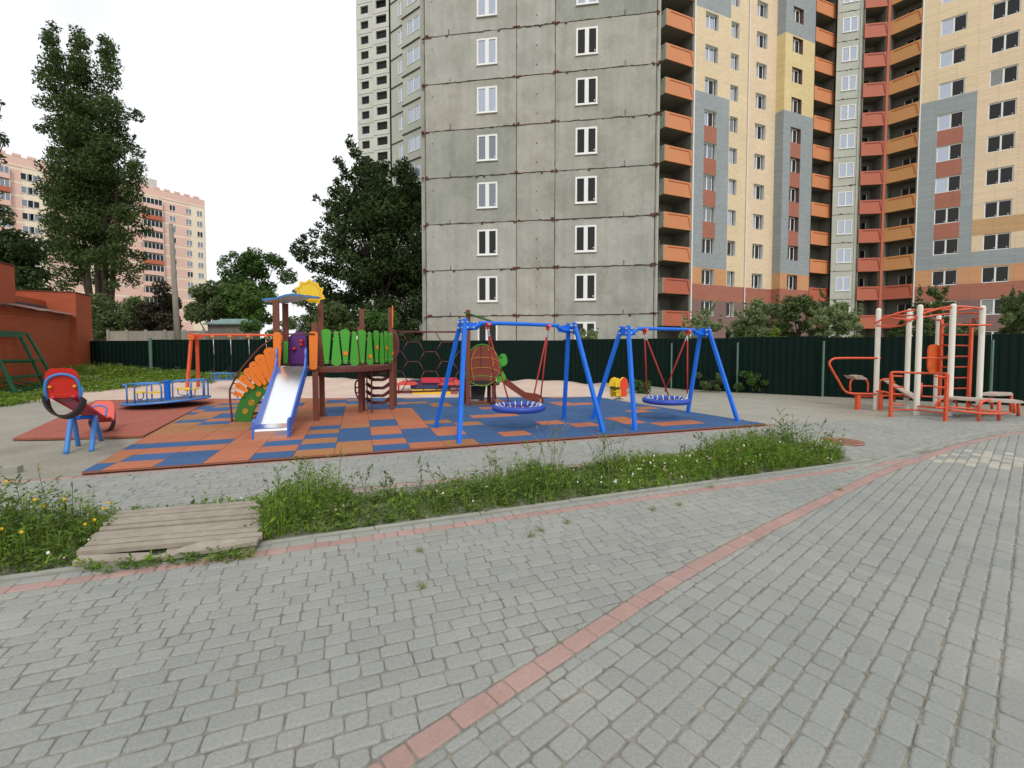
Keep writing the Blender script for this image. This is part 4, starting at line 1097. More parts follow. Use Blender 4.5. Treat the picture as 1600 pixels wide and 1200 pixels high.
# ------------------------------------------------------------------ nest swings
def bent_beam(a, b, z, dip=.10, r=.045):
    d = (b-a); l = d.length; d.normalize(); pts = []
    for s, q in ((.0,-dip),(.16,-dip),(.28,-dip*.55),(.40,-.01),(.52,0),(l-.52,0),(l-.40,-.01),(l-.28,-dip*.55),(.0,0)):
        pass
    ss = [(0,-dip),(.14,-dip),(.24,-dip*.75),(.34,-dip*.25),(.46,0),(l-.46,0),(l-.34,-dip*.25),(l-.24,-dip*.75),(l-.14,-dip),(l,-dip)]
    return [V((a.x, a.y, z))+d*s+V((0,0,q)) for s, q in ss]
def nest_swing(feet, tops, hang, ring, ropes, label, reach):
    LF, LB, RF, RB = [G(*f, FZ) for f in feet]
    tl, tr = tops; pl, pr = P(*tl), P(*tr)
    d = V((pr.x-pl.x, pr.y-pl.y, 0)).normalized(); n = inward(d)
    r_ = thing('nest_swing', (LF+RB)/2, label, 'swing', 'nest swings with blue frames')
    for foot, topp, sgn in ((LF, pl, -1), (LB, pl, 1), (RF, pr, -1), (RB, pr, 1)):
        t = topp+n*sgn*.10+V((0,0,-.0)); m = MB(); b0 = V((foot.x, foot.y, FZ-.02))
        m.bar(b0, t, .068, .068, n); m.build('leg', M['blue'], r_)
    for p, sgn in ((pl, 1), (pr, -1)):
        m = MB(); m.obox(p-n*.16-d*.03+V((0,0,-.20)), n*.32, d*.06, (0,0,.18))
        m.prism([p+d*sgn*.03+V((0,0,-.03)), p+d*sgn*.36+V((0,0,-.07)), p+d*sgn*.30+V((0,0,-.19)), p+d*sgn*.03+V((0,0,-.21))], n*.03)
        for q in (-.11, .11):
            for z in (-.06, -.16): m.ball(p+n*q-n*.0+V((0,0,z))-d*.05, .026, 8, 1); m.ball(p-n*.18+d*sgn*(.02 if q < 0 else .14)+V((0,0,z)), .022, 8, 1)
        m.build('gusset_plate', [M['blue'], M['zinc']], r_)
    zb = (pl.z+pr.z)/2-.05; m = MB(); bb = bent_beam(pl, pr, zb); m.tube(curve(bb, 3), .038, 10); m.build('beam', M['blue'], r_, True)
    # basket
    c = P(*ring[:3]); R = ring[3]; m = MB()
    m.tube([c+V((cos(2*pi*i/40)*R, sin(2*pi*i/40)*R, 0)) for i in range(40)], .062, 10, 0, True)
    nt = MB()
    for rr in (.2, .45, .7): nt.tube([c+V((cos(2*pi*i/24)*R*rr, sin(2*pi*i/24)*R*rr, -.05+.04*rr)) for i in range(24)], .011, 5, 0, True)
    for i in range(12): a = 2*pi*i/12; nt.tube([c+V((0,0,-.05)), c+V((cos(a)*R*.97, sin(a)*R*.97, .0))], .010, 5)
    wr = MB()
    for i in range(20):
        a = 2*pi*(i+.5)/20; q = c+V((cos(a)*R, sin(a)*R, 0)); wr.tube([q+V((cos(a)*.066*cos(b), sin(a)*.066*cos(b), .066*sin(b)))*1.0 for b in [radians(100+20*j) for j in range(8)]], .011, 5)
    bo = m.build('basket', M['blue_ring'], r_, True)
    nt.build('net', M['violet_rope'], bo, True); wr.build('lashing', M['white'], bo, True)
    for (hu, hv), ang in zip(hang, ropes):
        k = (hu-800)/F/KH; t = (k*pl.y-pl.x)/(d.x-k*d.y); hp = V((pl.x, pl.y, zb))+d*t
        m = MB(); m.box(hp+V((0,0,-.02)), .10, .13, .05, atan2(d.y, d.x)); m.box(hp+V((0,0,-.07)), .05, .06, .09, atan2(d.y, d.x))
        m.ball(hp+V((0,0,-.03))-n*.075, .022, 8, 1); m.build('bearing', [M['red'], M['zinc']], r_)
        e = hp+V((0,0,-.11))
        for a in ang:
            q = c+V((cos(radians(a))*R*.97, sin(radians(a))*R*.97, .05)); u_ = e.lerp(q, .10); w_ = e.lerp(q, .93)
            m = MB(); m.tube([u_, w_], .015, 6); m.build('rope', M['red_rope'], r_, True)
            m = MB()
            for s, t_ in ((e, u_), (w_, q)):
                m = MB()
                for i in range(5):
                    o_ = s.lerp(t_, (i+.5)/5); m.ball(o_, .016, 5, 0, .022)
                m.build('chain', M['zinc'], r_)
M['blue_ring'] = mat('blue_hose', srgb(40,72,168), .5, nz=(6,.08))
nest_swing(((717,693),(680,668),(943,675),(881,655)), ((723.5,499,8.34),(893,505,9.40)), ((762,520),(856,520)), (810.5,636.5,8.87,.475), ((250,165),(20,300)),
           'nearer blue framed nest swing with red ropes, in front of the turtle tower', None)
nest_swing(((992,672),(925,655),(1153,658),(1074.5,645)), ((976.5,509.5,9.5),(1101,512.5,10.55)), ((1007,525),(1074,524)), (1041,625.5,10.0,.462), ((185,262),(350,80)),
           'farther blue framed nest swing with red ropes, at the right end of the rubber floor', None)

# ------------------------------------------------------------------ merry-go-round
Ym = 12.3; mc = XY(259.5, Ym); R_ = .98
mg = thing('merry_go_round', (mc.x, mc.y, FZ), 'blue four-seat merry-go-round with a checker plate floor on the red rubber', 'merry-go-round')
tilt = -.055
def mp_(a, r, z): return V((mc.x+cos(a)*r, mc.y+sin(a)*r, z-tilt*cos(a)*r))
m = MB(); ring = [mp_(2*pi*i/48, R_, .21) for i in range(48)]
m.prism(ring, (0,0,-.05), 1, 0, 0); m.tube([mp_(2*pi*i/48, R_, .19) for i in range(48)], .03, 6, 0, True); m.tube([mp_(0, 0, FZ), mp_(0, 0, .16)], .12, 12, 2)
m.build('platform', [M['blue_lt'], mat('checker_plate', srgb(84,98,118), .45, .3, nz=(6,.1)), M['rubber']], mg)
m = MB(); m.tube([mp_(0,0,.2), mp_(0,0,.70)], .075, 12); m.tube([mp_(0,0,.70), mp_(0,0,.735)], .09, 12); m.build('hub_post', M['blue'], mg, False)
for k, (a0, a1_) in enumerate(((radians(150), radians(245)), (radians(262), radians(300)), (radians(-20), radians(30)), (radians(60), radians(120)))):
    m = MB(); rr = .93; n_ = 10; zt = .69
    arc = [mp_(a0, rr, .2), mp_(a0, rr, zt-.10), mp_(a0+.03, rr, zt-.02), mp_(a0+.08, rr, zt)]+[mp_(a0+.08+(a1_-a0-.16)*i/n_, rr, zt) for i in range(1, n_)]+[mp_(a1_-.08, rr, zt), mp_(a1_-.03, rr, zt-.02), mp_(a1_, rr, zt-.10), mp_(a1_, rr, .2)]
    m.tube(arc, .019, 7)
    am = (a0+a1_)/2
    m.tube([mp_(am, rr, zt), mp_(am, .08, zt+.005)], .017, 6)
    m.tube([mp_(am, rr, zt), mp_(am, rr, .2)], .014, 6)
    m.build('guard_rail', M['blue_lt'], mg, True)
    m = MB(); w_ = .34; c = mp_(am, .62, .44); t_ = V((-sin(am), cos(am), 0)); r_2 = V((cos(am), sin(am), 0))
    o = [c+t_*w_*cos(2*pi*i/16)*.62+r_2*.15*sin(2*pi*i/16) for i in range(16)]
    m.prism(o, (0,0,.03)); m.build('seat', M['yellow'], mg)
    m = MB()
    for sgn in (-1, 1):
        m.tube(curve([c+t_*sgn*.17, c+t_*sgn*.17+V((0,0,-.12)), c+t_*sgn*.10+V((0,0,-.17)), c+V((0,0,-.18))], 4), .013, 6)
    m.tube([c+V((0,0,-.18)), c+V((0,0,-.24))], .014, 6)
    m.build('seat_bracket', M['blue_lt'], mg)

# ------------------------------------------------------------------ orange two-seat swing frame
Yo = 16.6
def gz(p, dz=0): return V((p.x, p.y, hgt(p.x, p.y)+dz))
os_ = thing('swing_frame', gz(XY(300, Yo)), 'orange red two-seat swing frame standing on sand behind the merry-go-round', 'swing')
pa = P(303, 526, Yo); z0 = pa.z
for side in (0, 1):
    du = 0 if side == 0 else 140
    for u, yy in ((290, -.45), (308, .55)):
        f = gz(XY(u+du, Yo+yy), -.03); t = V((P(303+du, 526, Yo).x+(.07 if u > 300 else -.05), Yo+(.06 if yy > 0 else -.06), z0))
        m = MB(); m.bar(f, t, .085, .085, (0,1,0)); m.build('leg', M['orange_red'], os_)
    c = V((P(303+du, 526, Yo).x, Yo, z0)); m = MB()
    m.prism([c+V((cos(2*pi*i/20)*.13, -.16, sin(2*pi*i/20)*.13)) for i in range(20)], (0,.3,0))
    for x in (-.06, 0, .06):
        for z in (.02, -.075): m.ball(c+V((x, -.17, z-.01)), .026, 8, 1)
    m.build('hinge_plate', [M['orange_red'], M['amber']], os_)
A_, B_ = V((pa.x, Yo, 0)), V((P(443,526,Yo).x, Yo, 0))
m = MB(); zb = P(360, 523.5, Yo).z; m.tube(curve(bent_beam(A_, B_, zb, .12), 3), .042, 8); m.build('beam', M['orange_red'], os_, True)
hx = [P(u, 523, Yo).x for u in (333, 360, 388.5, 415.5)]
for i, x in enumerate(hx):
    m = MB(); m.box((x, Yo, zb-.05), .1, .08, .07); m.ball((x-.03, Yo-.05, zb-.06), .024, 6); m.ball((x+.03, Yo-.05, zb-.06), .024, 6); m.build('bearing', M['amber'], os_)
    m = MB(); m.tube([(x, Yo, zb-.08), (x+.015, Yo, zb-.72)], .014, 6); m.build('rod', M['zinc'], os_, True)
    m = MB()
    for k in range(22): m.ball((x+.015, Yo, zb-.74-k*(zb-.74-.62)/22), .012, 4, 0, .022)
    m.build('chain', M['rubber'], os_)
for i in (0, 2):
    x0, x1 = hx[i]-.02, hx[i+1]+.05; z = P(346, 594, Yo).z; m = MB(); h_ = .26
    m.obox((x0, Yo-.14, z), (x1-x0, 0, 0), (0, .28, 0), (0, 0, .025)); m.build('seat', M['blue_lt'], os_)
    m = MB()
    for yy in (-.15, .15):
        m.tube([(x0+.02, Yo+yy, z), (x0, Yo+yy, z+h_), (x1, Yo+yy, z+h_), (x1-.02, Yo+yy, z)], .017, 6)
        for x in (x0+.14, x1-.14): m.tube([(x, Yo+yy, z), (x, Yo+yy, z+h_)], .015, 6)
    for x in (x0, x1): m.tube([(x, Yo-.15, z+h_), (x, Yo+.15, z+h_)], .017, 6)
    m.build('seat_cage', M['blue_lt'], os_)
    m = MB()
    for x in (x0+.05, x1-.07): m.ball((x, Yo-.08, z+h_+.22), .025, 6); m.tube([(x, Yo-.08, z+h_), (x, Yo-.08, z+h_+.2)], .012, 5)
    m.build('seat_grip', M['rubber'], os_)

# ------------------------------------------------------------------ seesaw
sc0 = XY(122, 7.2); sdv = V((-1.7, 2.4, 0)).normalized(); snv = V((sdv.y, -sdv.x, 0))
ss = thing('seesaw', (sc0.x, sc0.y, 0), 'red seesaw with tyre bumpers on a blue trestle at the left edge', 'seesaw')
f = [G(103,708.5), G(122.5,695), G(143,704), G(158,687)]
for a, b, ua, ub in ((f[0], f[1], 108, 118), (f[2], f[3], 145, 152)):
    top0 = P(ua+3, 654, a.lerp(b, .36).y); top1 = P(ub-3, 654, a.lerp(b, .64).y); m = MB()
    m.tube(curve([a+V((0,0,-.02)), a.lerp(top0, .55), a.lerp(top0, .9), top0.lerp(top1, .5)+V((0,0,.03)), b.lerp(top1, .9), b.lerp(top1, .55), b+V((0,0,-.02))], 4), .034, 8); m.build('trestle_leg', M['blue_lt'], ss, True)
c1_, c2_ = P(112,653.5,7.1), P(149,651,7.4); m = MB(); m.tube([c1_, c2_], .032, 8); m.build('axle', M['blue'], ss, True)
nearP, farP = P(101, 617, 6.05), P(160, 655, 8.5); axis = (farP-nearP).normalized(); upv = snv.cross(axis)*-1
if upv.z < 0: upv = -upv
m = MB(); m.bar(nearP+upv*-.03, farP+upv*-.03, .15, .05, upv); m.build('plank', M['crimson'], ss)
m = MB(); m.tube([nearP+snv*.10-axis*.1+upv*-.04, farP+snv*.10+upv*-.04], .022, 8); m.tube([nearP-snv*.10-axis*.1+upv*-.04, farP-snv*.10+upv*-.04], .022, 8); m.build('side_rail', M['crimson'], ss, True)
for end, sg in ((nearP, -1), (farP, 1)):
    b0 = end+axis*sg*.05; m = MB(); hw, hh = .165, .36; vz = (V((0,0,1))+axis*sg*.25).normalized()
    pr_ = [(-hw,.0),(-hw*1.02,.22),(-hw*.9,.31),(-hw*.6,hh),(hw*.6,hh),(hw*.9,.31),(hw*1.02,.22),(hw,.0),(hw*.8,-.05),(-hw*.8,-.05)]
    m.prism([b0+snv*x+vz*z for x, z in pr_], axis*sg*.02); m.obox(b0-snv*hw*.8-axis*sg*.30+V((0,0,-.01)), snv*hw*1.6, axis*sg*.32, (0,0,.03))
    m.build('backrest', M['red'] if sg < 0 else mat('faded_red_panel', srgb(222,96,80), .5), ss)
    m = MB(); ot = b0+axis*sg*.035
    m.tube(curve([ot-snv*hw+vz*-.08, ot-snv*hw*.98+vz*.12, ot-snv*hw*.7+vz*.23, ot+vz*.275, ot+snv*hw*.7+vz*.23, ot+snv*hw*.98+vz*.12, ot+snv*hw+vz*-.08], 4), .018, 8)
    for sx in (-1, 1): m.ball(ot+snv*hw*.72*sx+vz*.10+axis*sg*.01, .022, 8, 1)
    m.build('back_hoop', [M['navy'] if sg > 0 else M['blue_lt'], M['amber']], ss, True)
    # half tyre under the seat
    m = MB(); ct_ = end-axis*sg*.02+V((0,0,-.04)); rr = .17 if sg < 0 else .15
    pts_ = [(cos(radians(a))*rr, sin(radians(a))*rr*1.45) for a in range(176, 365, 12)]
    for (x0, z0_), (x1, z1_) in zip(pts_, pts_[1:]):
        for th, mi in ((0, 0),):
            a, b = ct_+snv*x0+V((0,0,z0_)), ct_+snv*x1+V((0,0,z1_)); e0, e1 = (a-ct_).normalized()*.028, (b-ct_).normalized()*.028; wv = axis*.15
            for q in ((a-wv, b-wv, b+wv, a+wv), (a-wv+e0, b-wv+e1, b+wv+e1, a+wv+e0), (a-wv, b-wv, b-wv+e1, a-wv+e0), (a+wv, b+wv, b+wv+e1, a+wv+e0)): m.poly(q)
    m.build('tyre_bumper', M['rubber'], ss)
    m = MB(); h0 = end-axis*sg*.42+upv*.0
    m.tube(curve([h0-snv*.09, h0-snv*.11+upv*.14, h0-snv*.05+upv*.2, h0+snv*.05+upv*.2, h0+snv*.11+upv*.14, h0+snv*.09], 4), .016, 8); m.build('handle', M['blue_lt'], ss, True)

# ------------------------------------------------------------------ sandbox, spring rider
Ys = 15.7; sbx = thing('sandbox', gz(XY(667, Ys)), 'small sandbox with red corner seats and a yellow front board behind the hexagon net', 'sandbox')
xa, xb = P(617, 610, Ys).x, P(718, 610, Ys).x
L1_, R1_ = P(644, 610, Ys).x, P(704, 610, Ys).x
m = MB(); m.obox((L1_, Ys, -.02), (R1_-L1_, 0, 0), (0,.05,0), (0,0,.19)); m.build('front_board', M['yellow'], sbx)
m = MB(); m.obox((L1_, Ys+.06, .16), (R1_-L1_, 0, 0), (0,.05,0), (0,0,.16)); m.obox((L1_-.4, Ys+1.5, 0), (R1_-L1_+.8,0,0), (0,.05,0), (0,0,.42)); m.build('side_board', M['navy'], sbx)
m = MB(); m.obox((L1_+.05, Ys+1.4, .3), (R1_-L1_,0,0), (0,.06,0), (0,0,.2)); m.build('back_board', M['crimson'], sbx)
for x, sg in ((xa, 1), (xb, -1)):
    m = MB(); m.prism([(x, Ys-.1, .33), (x+sg*.75, Ys-.1, .33), (x+sg*.75, Ys+.3, .33), (x+sg*.35, Ys+1.3, .37), (x, Ys+1.3, .37)], (0,0,.03)); m.build('corner_seat', mat('sandbox_red', srgb(214,70,60), .5), sbx)
    m = MB(); m.obox((x+sg*.1, Ys, 0), (.05*sg,0,0), (0,.05,0), (0,0,.33)); m.build('seat_leg', M['crimson'], sbx)
Yr = 13.95; sr = thing('spring_rider', (XY(967, Yr).x, Yr, FZ), 'small yellow and red butterfly spring rider near the fence', 'spring rider')
rq = lambda x, y, Y=Yr: P(920+x/10, 560+y/10, Y)
wing = [(385,290),(420,310),(440,360),(450,420),(430,470),(415,500),(428,560),(415,595),(385,580),(350,600),(330,560),(335,500),(318,440),(322,370),(345,315)]
for dx, mt, yy, slant in ((0, [M['yellow'], M['yellow']], Yr+.05, 0), (180, [mat('rider_red', srgb(226,70,36), .45), M['yellow']], Yr-.28, .0)):
    m = MB(); m.prism(curve([rq(x+dx-(0 if dx == 0 else 10), y+5, yy) for x, y in wing]+[rq(wing[0][0]+dx-(0 if dx == 0 else 10), wing[0][1]+5, yy)], 2)[:-1], (.05 if dx == 0 else -.05, .025, 0), 0, 1, 1)
    if dx:
        m.prism(curve([rq(x*.55+190+dx*.30, y*.95+28, yy+.03) for x, y in wing]+[rq(wing[0][0]*.55+190+dx*.30, wing[0][1]*.95+28, yy+.03)], 2)[:-1], (0,.02,0), 1)
    m.build('side_wing', mt, sr)
m = MB(); m.tube([rq(425,345,Yr-.05), rq(520,347,Yr-.1)], .014, 6); m.build('handlebar', M['red'], sr, True)
m = MB(); m.obox(rq(372,478,Yr-.3), (.22,0,0), (0,.42,0), (0,0,.05)); m.build('seat', M['rubber'], sr)
m = MB(); m.obox(rq(385,520,Yr-.28), (.2,0,0), (0,.38,0), (0,0,.02)); m.build('foot_plate', M['yellow'], sr)
m = MB(); cc_ = rq(465, 640, Yr-.1); cc_.z = FZ
m.tube([cc_+V((cos(i*.7)*.075, sin(i*.7)*.075, .02+i*.0052)) for i in range(54)], .014, 6); m.build('spring', M['zinc'], sr, True)
m = MB(); m.tube([cc_, cc_+V((0,0,.015))], .16, 14); m.build('base_plate', M['zinc'], sr)

# ------------------------------------------------------------------ outdoor gym
gy = thing('outdoor_gym', XY(1440, 11), 'orange pipe outdoor gym with white posts on the dusty ground at right', 'outdoor gym')
gq = lambda x, y, Y: P(1270+x/4.848, 440+y/4.848, Y)
OR = M['orange_red']
def grow(a): a = V(a); a.z = max(a.z, -.05); return a
def gtube(name, pts, r=.024, n=3, label=None):
    m = MB(); m.tube(curve(pts, n) if len(pts) > 2 else pts, r, 8); return m.build(name, OR, gy, True)
POSTS = {}
for k, (u, Y) in enumerate(((1371,11.83),(1419,12.04),(1435.5,10.87),(1465,12.6),(1487,10.65),(1533,11.1))):
    q = XY(u, Y); POSTS[k] = q; m = MB(); zt = 2.62 if k != 3 else 2.5
    m.tube([(q.x, q.y, -.05), (q.x, q.y, zt)], .059, 14); m.ball((q.x, q.y, zt), .059, 12, 0, .05)
    o = m.build('post', M['white'], gy); smooth_by_angle(o, 50)
# monkey bars: two arched rails with rungs
p0, p1, p2, p3 = POSTS[0], POSTS[2], POSTS[4], POSTS[5]
ra = curve([gq(468,318,11.8), gq(560,270,11.6), gq(700,225,11.4), gq(850,212,11.2), gq(960,210,11.3), gq(1100,215,11.5), gq(1200,205,11.7)], 4)
rb_ = curve([gq(705,303,11.0), gq(800,265,10.87), gq(860,235,10.8), gq(960,205,10.72), gq(1060,190,10.65), gq(1180,192,10.9), gq(1297,208,11.1)], 4)
for r_ in (ra, rb_): m = MB(); m.tube(r_, .026, 8); m.build('overhead_rail', OR, gy, True)
rc = curve([gq(480,335,11.75), gq(600,340,11.5), gq(690,328,11.2), gq(710,300,11.0)], 4)
m = MB(); m.tube(rc, .022, 8); m.build('cross_rung', OR, gy, True)
for t in (.22, .42, .62, .82):
    a, b = ra[int(t*(len(ra)-1))], rb_[int(t*(len(rb_)-1))]
    gtube('cross_rung', [a, b], .018)
gtube('overhead_rail', [gq(590,275,11.75), gq(720,287,11.9), gq(830,270,12.0), gq(960,250,12.2), gq(1100,240,12.0), gq(1260,238,11.2)], .022)
gtube('pull_up_bar', [gq(970,328,12.2), gq(1060,325,11.0), gq(1180,328,11.0), gq(1352,329,10.9)], .022)
gtube('pull_up_bar', [gq(1297,268,11.1), gq(1240,280,11.2), gq(1212,305,11.4), gq(1205,345,11.6)], .022)
gtube('pull_up_bar', [gq(940,290,12.6), gq(972,295,12.4), gq(982,330,12.2)], .022)
# dip bars
for yy in (0, .55):
    gtube('dip_bar', [gq(512,580,11.8+yy), gq(340,579,11.8+yy), gq(200,580,11.8+yy), gq(150,588,11.8+yy), gq(125,618,11.8+yy), gq(145,665,11.8+yy), gq(200,760,11.8+yy), gq(235,818,11.8+yy), gq(280,845,11.8+yy), gq(400,850,11.8+yy), gq(520,852,11.8+yy)], .027 if yy == 0 else .02)
q = gq(342, 850, 11.85); m = MB(); m.bar((q.x, q.y, -.05), q, .09, .09, (0,1,0)); m.build('foot_post', OR, gy)
gtube('floor_rail', [gq(300,852,11.9), gq(380,870,11.9), gq(500,868,11.9), gq(600,862,12.0), gq(745,878,12.0)], .024)
gtube('floor_rail', [gq(480,830,11.8), gq(540,835,11.6), gq(600,850,11.6), gq(690,855,11.7)], .024)
q = gq(515, 840, 11.7); m = MB(); m.tube([(q.x, q.y, -.05), q], .05, 8); m.build('foot_post', OR, gy)
# padded stools and sloping board
gtube('stool_frame', [gq(285,835,12.4), gq(283,775,12.4), gq(300,742,12.4), gq(350,735,12.4), gq(400,742,12.4), gq(417,775,12.4), gq(416,835,12.4)], .024)
m = MB(); m.prism([gq(302,712,12.3), gq(325,718,12.3), gq(370,710,12.3), gq(416,738,12.3), gq(370,742,12.3), gq(330,740,12.3)], (0,.35,0)); m.build('stool_pad', M['pad'], gy)
gtube('board_frame', [gq(505,860,12.2), gq(508,775,12.2), gq(520,745,12.2), gq(570,738,12.2), gq(610,755,12.2), gq(620,800,12.2), gq(618,910,12.2)], .024)
m = MB(); a, b = gq(535,742,12.1), gq(800,905,11.4); c_, d_ = gq(590,735,12.3), gq(800,868,11.9)
m.prism([a, b, d_+V((.1,.1,0)), c_+V((.0,.2,0))], (0,0,-.04)); m.build('sloping_board', M['pad'], gy)
# front ladder frame
YL, YR_ = 10.47, 9.86
lf = [gq(588,1032,YL), gq(595,700,YL)]; rf = [gq(1002,1068,YR_), gq(1018,705,YR_)]
for a, b in (lf, rf): a = V((a.x, a.y, -.03)); m = MB(); m.bar(a, b, .055, .055, (0,1,0)); m.build('upright', OR, gy)
gtube('top_rail', [lf[1], gq(600,688,YL), gq(640,686,YL), gq(800,692,10.7), gq(980,696,10.1), gq(1012,698,YR_), rf[1]], .026)
for y in (715, 796, 930): gtube('step_rung', [gq(600,y,YL), gq(680,y+2,YL)], .02)
for y in (722, 803, 958): gtube('step_rung', [gq(925,y-4,YR_), gq(1018,y,YR_)], .02)
gtube('low_rail', [gq(595,970,YL), gq(790,972,10.75), gq(900,985,10.4), gq(1010,998,YR_)], .02)
gtube('low_rail', [gq(785,942,10.85), gq(900,952,10.5), gq(1015,962,YR_)], .02)
# wall bars
m = MB(); m.bar(V((gq(960,870,12.4).x, 12.4, -.05)), gq(978,285,12.4), .06, .06, (0,1,0)); m.build('ladder_rail', OR, gy)
m = MB(); m.bar(V((gq(1180,885,11.7).x, 11.7, -.05)), gq(1203,345,11.7), .06, .06, (0,1,0)); m.build('ladder_rail', OR, gy)
for y in (330, 405, 485, 566, 646, 728, 808): gtube('ladder_rung', [gq(972,y-(3 if y < 500 else -2),12.4), gq(1197,y,11.7)], .019)
for x0, x1, y in ((826,1020,578),(820,925,790),(820,930,870)): gtube('side_rung', [gq(x0,y,10.9), gq(x1,y+2,12.4)], .02)
gtube('side_rung', [gq(822,765,10.9), gq(818,870,10.9)], .024)
m = MB(); o_ = []
for x, y in ((900,478),(935,475),(962,488),(975,520),(975,650),(968,680),(940,690),(890,690),(876,670),(872,640),(876,520),(882,492)): o_.append(gq(x, y, 12.45))
m.prism(o_, (0,.04,0)); m.build('back_pad', mat('pad_orange', srgb(216,92,30), .5), gy)
# long benches on the right
def gbench(poly, legs, Y0, Y1):
    m = MB(); m.prism(poly, (0,0,-.05)); m.build('bench_top', M['pad'], gy)
    for pts_ in legs: gtube('bench_leg', pts_, .03)
b1 = [gq(915,868,10.4), gq(1100,880,10.1), gq(1280,893,9.95), gq(1450,900,10.1), gq(1560,908,10.35), gq(1600,905,10.7), gq(1520,890,11.0), gq(1350,884,10.9), gq(1150,872,10.9), gq(1000,862,11.0)]
gbench(b1, [[grow(gq(1258,1070,9.85)), gq(1262,960,9.85), gq(1280,910,9.88), gq(1340,898,9.95)], [grow(gq(1408,1065,9.9)), gq(1412,905,9.95)], [grow(gq(1556,1020,10.6)), gq(1560,910,10.6)], [grow(gq(1525,1005,11.2)), gq(1530,905,11.2)]], 0, 0)
gtube('bench_rail', [gq(1020,970,9.9), gq(1150,985,9.75), gq(1290,998,9.7), gq(1420,1000,9.75), gq(1490,992,9.9)], .024)
gtube('bench_rail', [gq(1015,950,10.1), gq(1150,958,10.0), gq(1300,975,9.9), gq(1420,985,9.9)], .02)
gtube('bench_hoop', [gq(925,960,10.3), gq(945,910,10.3), gq(990,885,10.3), gq(1050,885,10.3), gq(1088,915,10.3), gq(1090,955,10.3)], .02)
gtube('bench_hoop', [gq(1175,890,10.3), gq(1190,925,10.2), gq(1220,945,10.1), gq(1265,950,10.0)], .02)
b2 = [gq(1240,848,11.3), gq(1340,832,11.6), gq(1505,838,11.6), gq(1515,848,11.3), gq(1400,852,11.2)]
gbench(b2, [[grow(gq(1355,965,11.5)), gq(1360,850,11.5)], [grow(gq(1498,1000,11.4)), gq(1505,850,11.4)]], 0, 0)

# ------------------------------------------------------------------ boardwalk over the weed bed
TL, TR, BR, BL = G(188,797,.085), G(407,780,.085), G(404,847,.085), G(118,872,.085)
bw = thing('boardwalk', (TL+BR)/2, 'weathered wooden plank crossing with a broken front board over the weed bed', 'boardwalk')
N_ = 10; rw = random.Random(8)
for k in range(N_):
    t0, t1 = k/N_+.006, (k+1)/N_-.012+rw.uniform(-.006, .004)
    a, b, c, d = TL.lerp(BL, t0), TR.lerp(BR, t0), TR.lerp(BR, t1), TL.lerp(BL, t1)
    e = (b-a).normalized(); a = a-e*rw.uniform(0, .05); d = d-e*rw.uniform(0, .05); b = b+e*rw.uniform(-.02, .03); c = c+e*rw.uniform(-.02, .03)
    dz_ = V((0,0,rw.uniform(-.006, .006)))
    if k < N_-1:
        m = MB(); m.prism([a+dz_, b+dz_, c+dz_, d+dz_], (0,0,-.035)); m.build('plank', M['wood'], bw)
    else:
        x1, x2 = a.lerp(b, .38), d.lerp(c, .42)
        m = MB(); m.prism([a+V((0,0,-.02)), x1+V((0,0,-.045)), x2+V((.0,-.02,-.07)), d+V((0,0,-.03))], (0,0,-.035)); m.build('broken_plank', M['wood'], bw)
        m = MB(); y1, y2 = a.lerp(b, .55), d.lerp(c, .36); m.prism([a.lerp(b, .66)+V((0,.02,0)), b, c, y2+V((.02,-.02,-.06)), y1+V((-.1,-.03,-.05))], (0,0,-.03)); m.build('broken_plank', M['wood'], bw)
m = MB()
for t in (.08, .5, .93): a, b = TL.lerp(TR, t), BL.lerp(BR, t); m.bar(a.lerp(b, .02)+V((0,0,-.065)), a.lerp(b, .96)+V((0,0,-.065)), .09, .05)
m.build('joist', M['wood'], bw)

# ------------------------------------------------------------------ manhole
mh = G(1316, 690.5); m = MB(); Rm = .29
m.prism([mh+V((cos(2*pi*i/36)*Rm, sin(2*pi*i/36)*Rm, .012)) for i in range(36)], (0,0,-.03))
for i in range(-4, 5):
    for j in range(-4, 5):
        x, y = i*.06, j*.06
        if hypot(x, y) < Rm-.045: m.box(mh+V((x, y, .016)), .04, .04, .014, .5)
m.tube([mh+V((cos(2*pi*i/36)*(Rm+.012), sin(2*pi*i/36)*(Rm+.012), .008)) for i in range(36)], .014, 6, 0, True)
tag(m.build('manhole_cover', M['iron_cover'], loc=mh), 'round rusty studded manhole cover beyond the tip of the weed bed', 'manhole cover')

# ------------------------------------------------------------------ brick outbuilding, frames, pole, wall, shed
Bc = XY(141, 20.9); dBk = V((.394, -.919, 0))*-1; dBn = -dBk                     # runs towards the camera, leftwards
bd = thing('brick_outbuilding', Bc, 'low orange red brick outbuilding with a rusty tin eave at the left edge', 'building')
tow = V((-.394*-1, 0, 0))
dv = V((.394, .919, 0)) if False else V((-.394, .919, 0))
pk0 = lambda t: Bc-dv*t                                     # t metres back towards the camera
nb = V((-.919, -.394, 0))                                   # away from the playground
m = MB()
def bwall(t0, t1, z1, off=0.0, th=3.0, mi=0): m.obox(pk0(t1)+nb*off+V((0,0,-.1)), dv*(t1-t0), nb*th, (0,0,z1+.1), mi)
bwall(0, 1.45, 4.02, -.10, 2.2); bwall(1.46, 9.5, 3.05, .08, 4.0); bwall(3.48, 10.0, 4.75, .9, 6); bwall(1.46, 3.47, 3.65, .9, 6)
for i, z in enumerate((2.82, 2.90, 2.98)): m.obox(pk0(9.5)+nb*(.08-.03*(i+1))+V((0,0,z)), dv*8.0, nb*.2, (0,0,.075))
m.build('wall', M['brick'], bd)
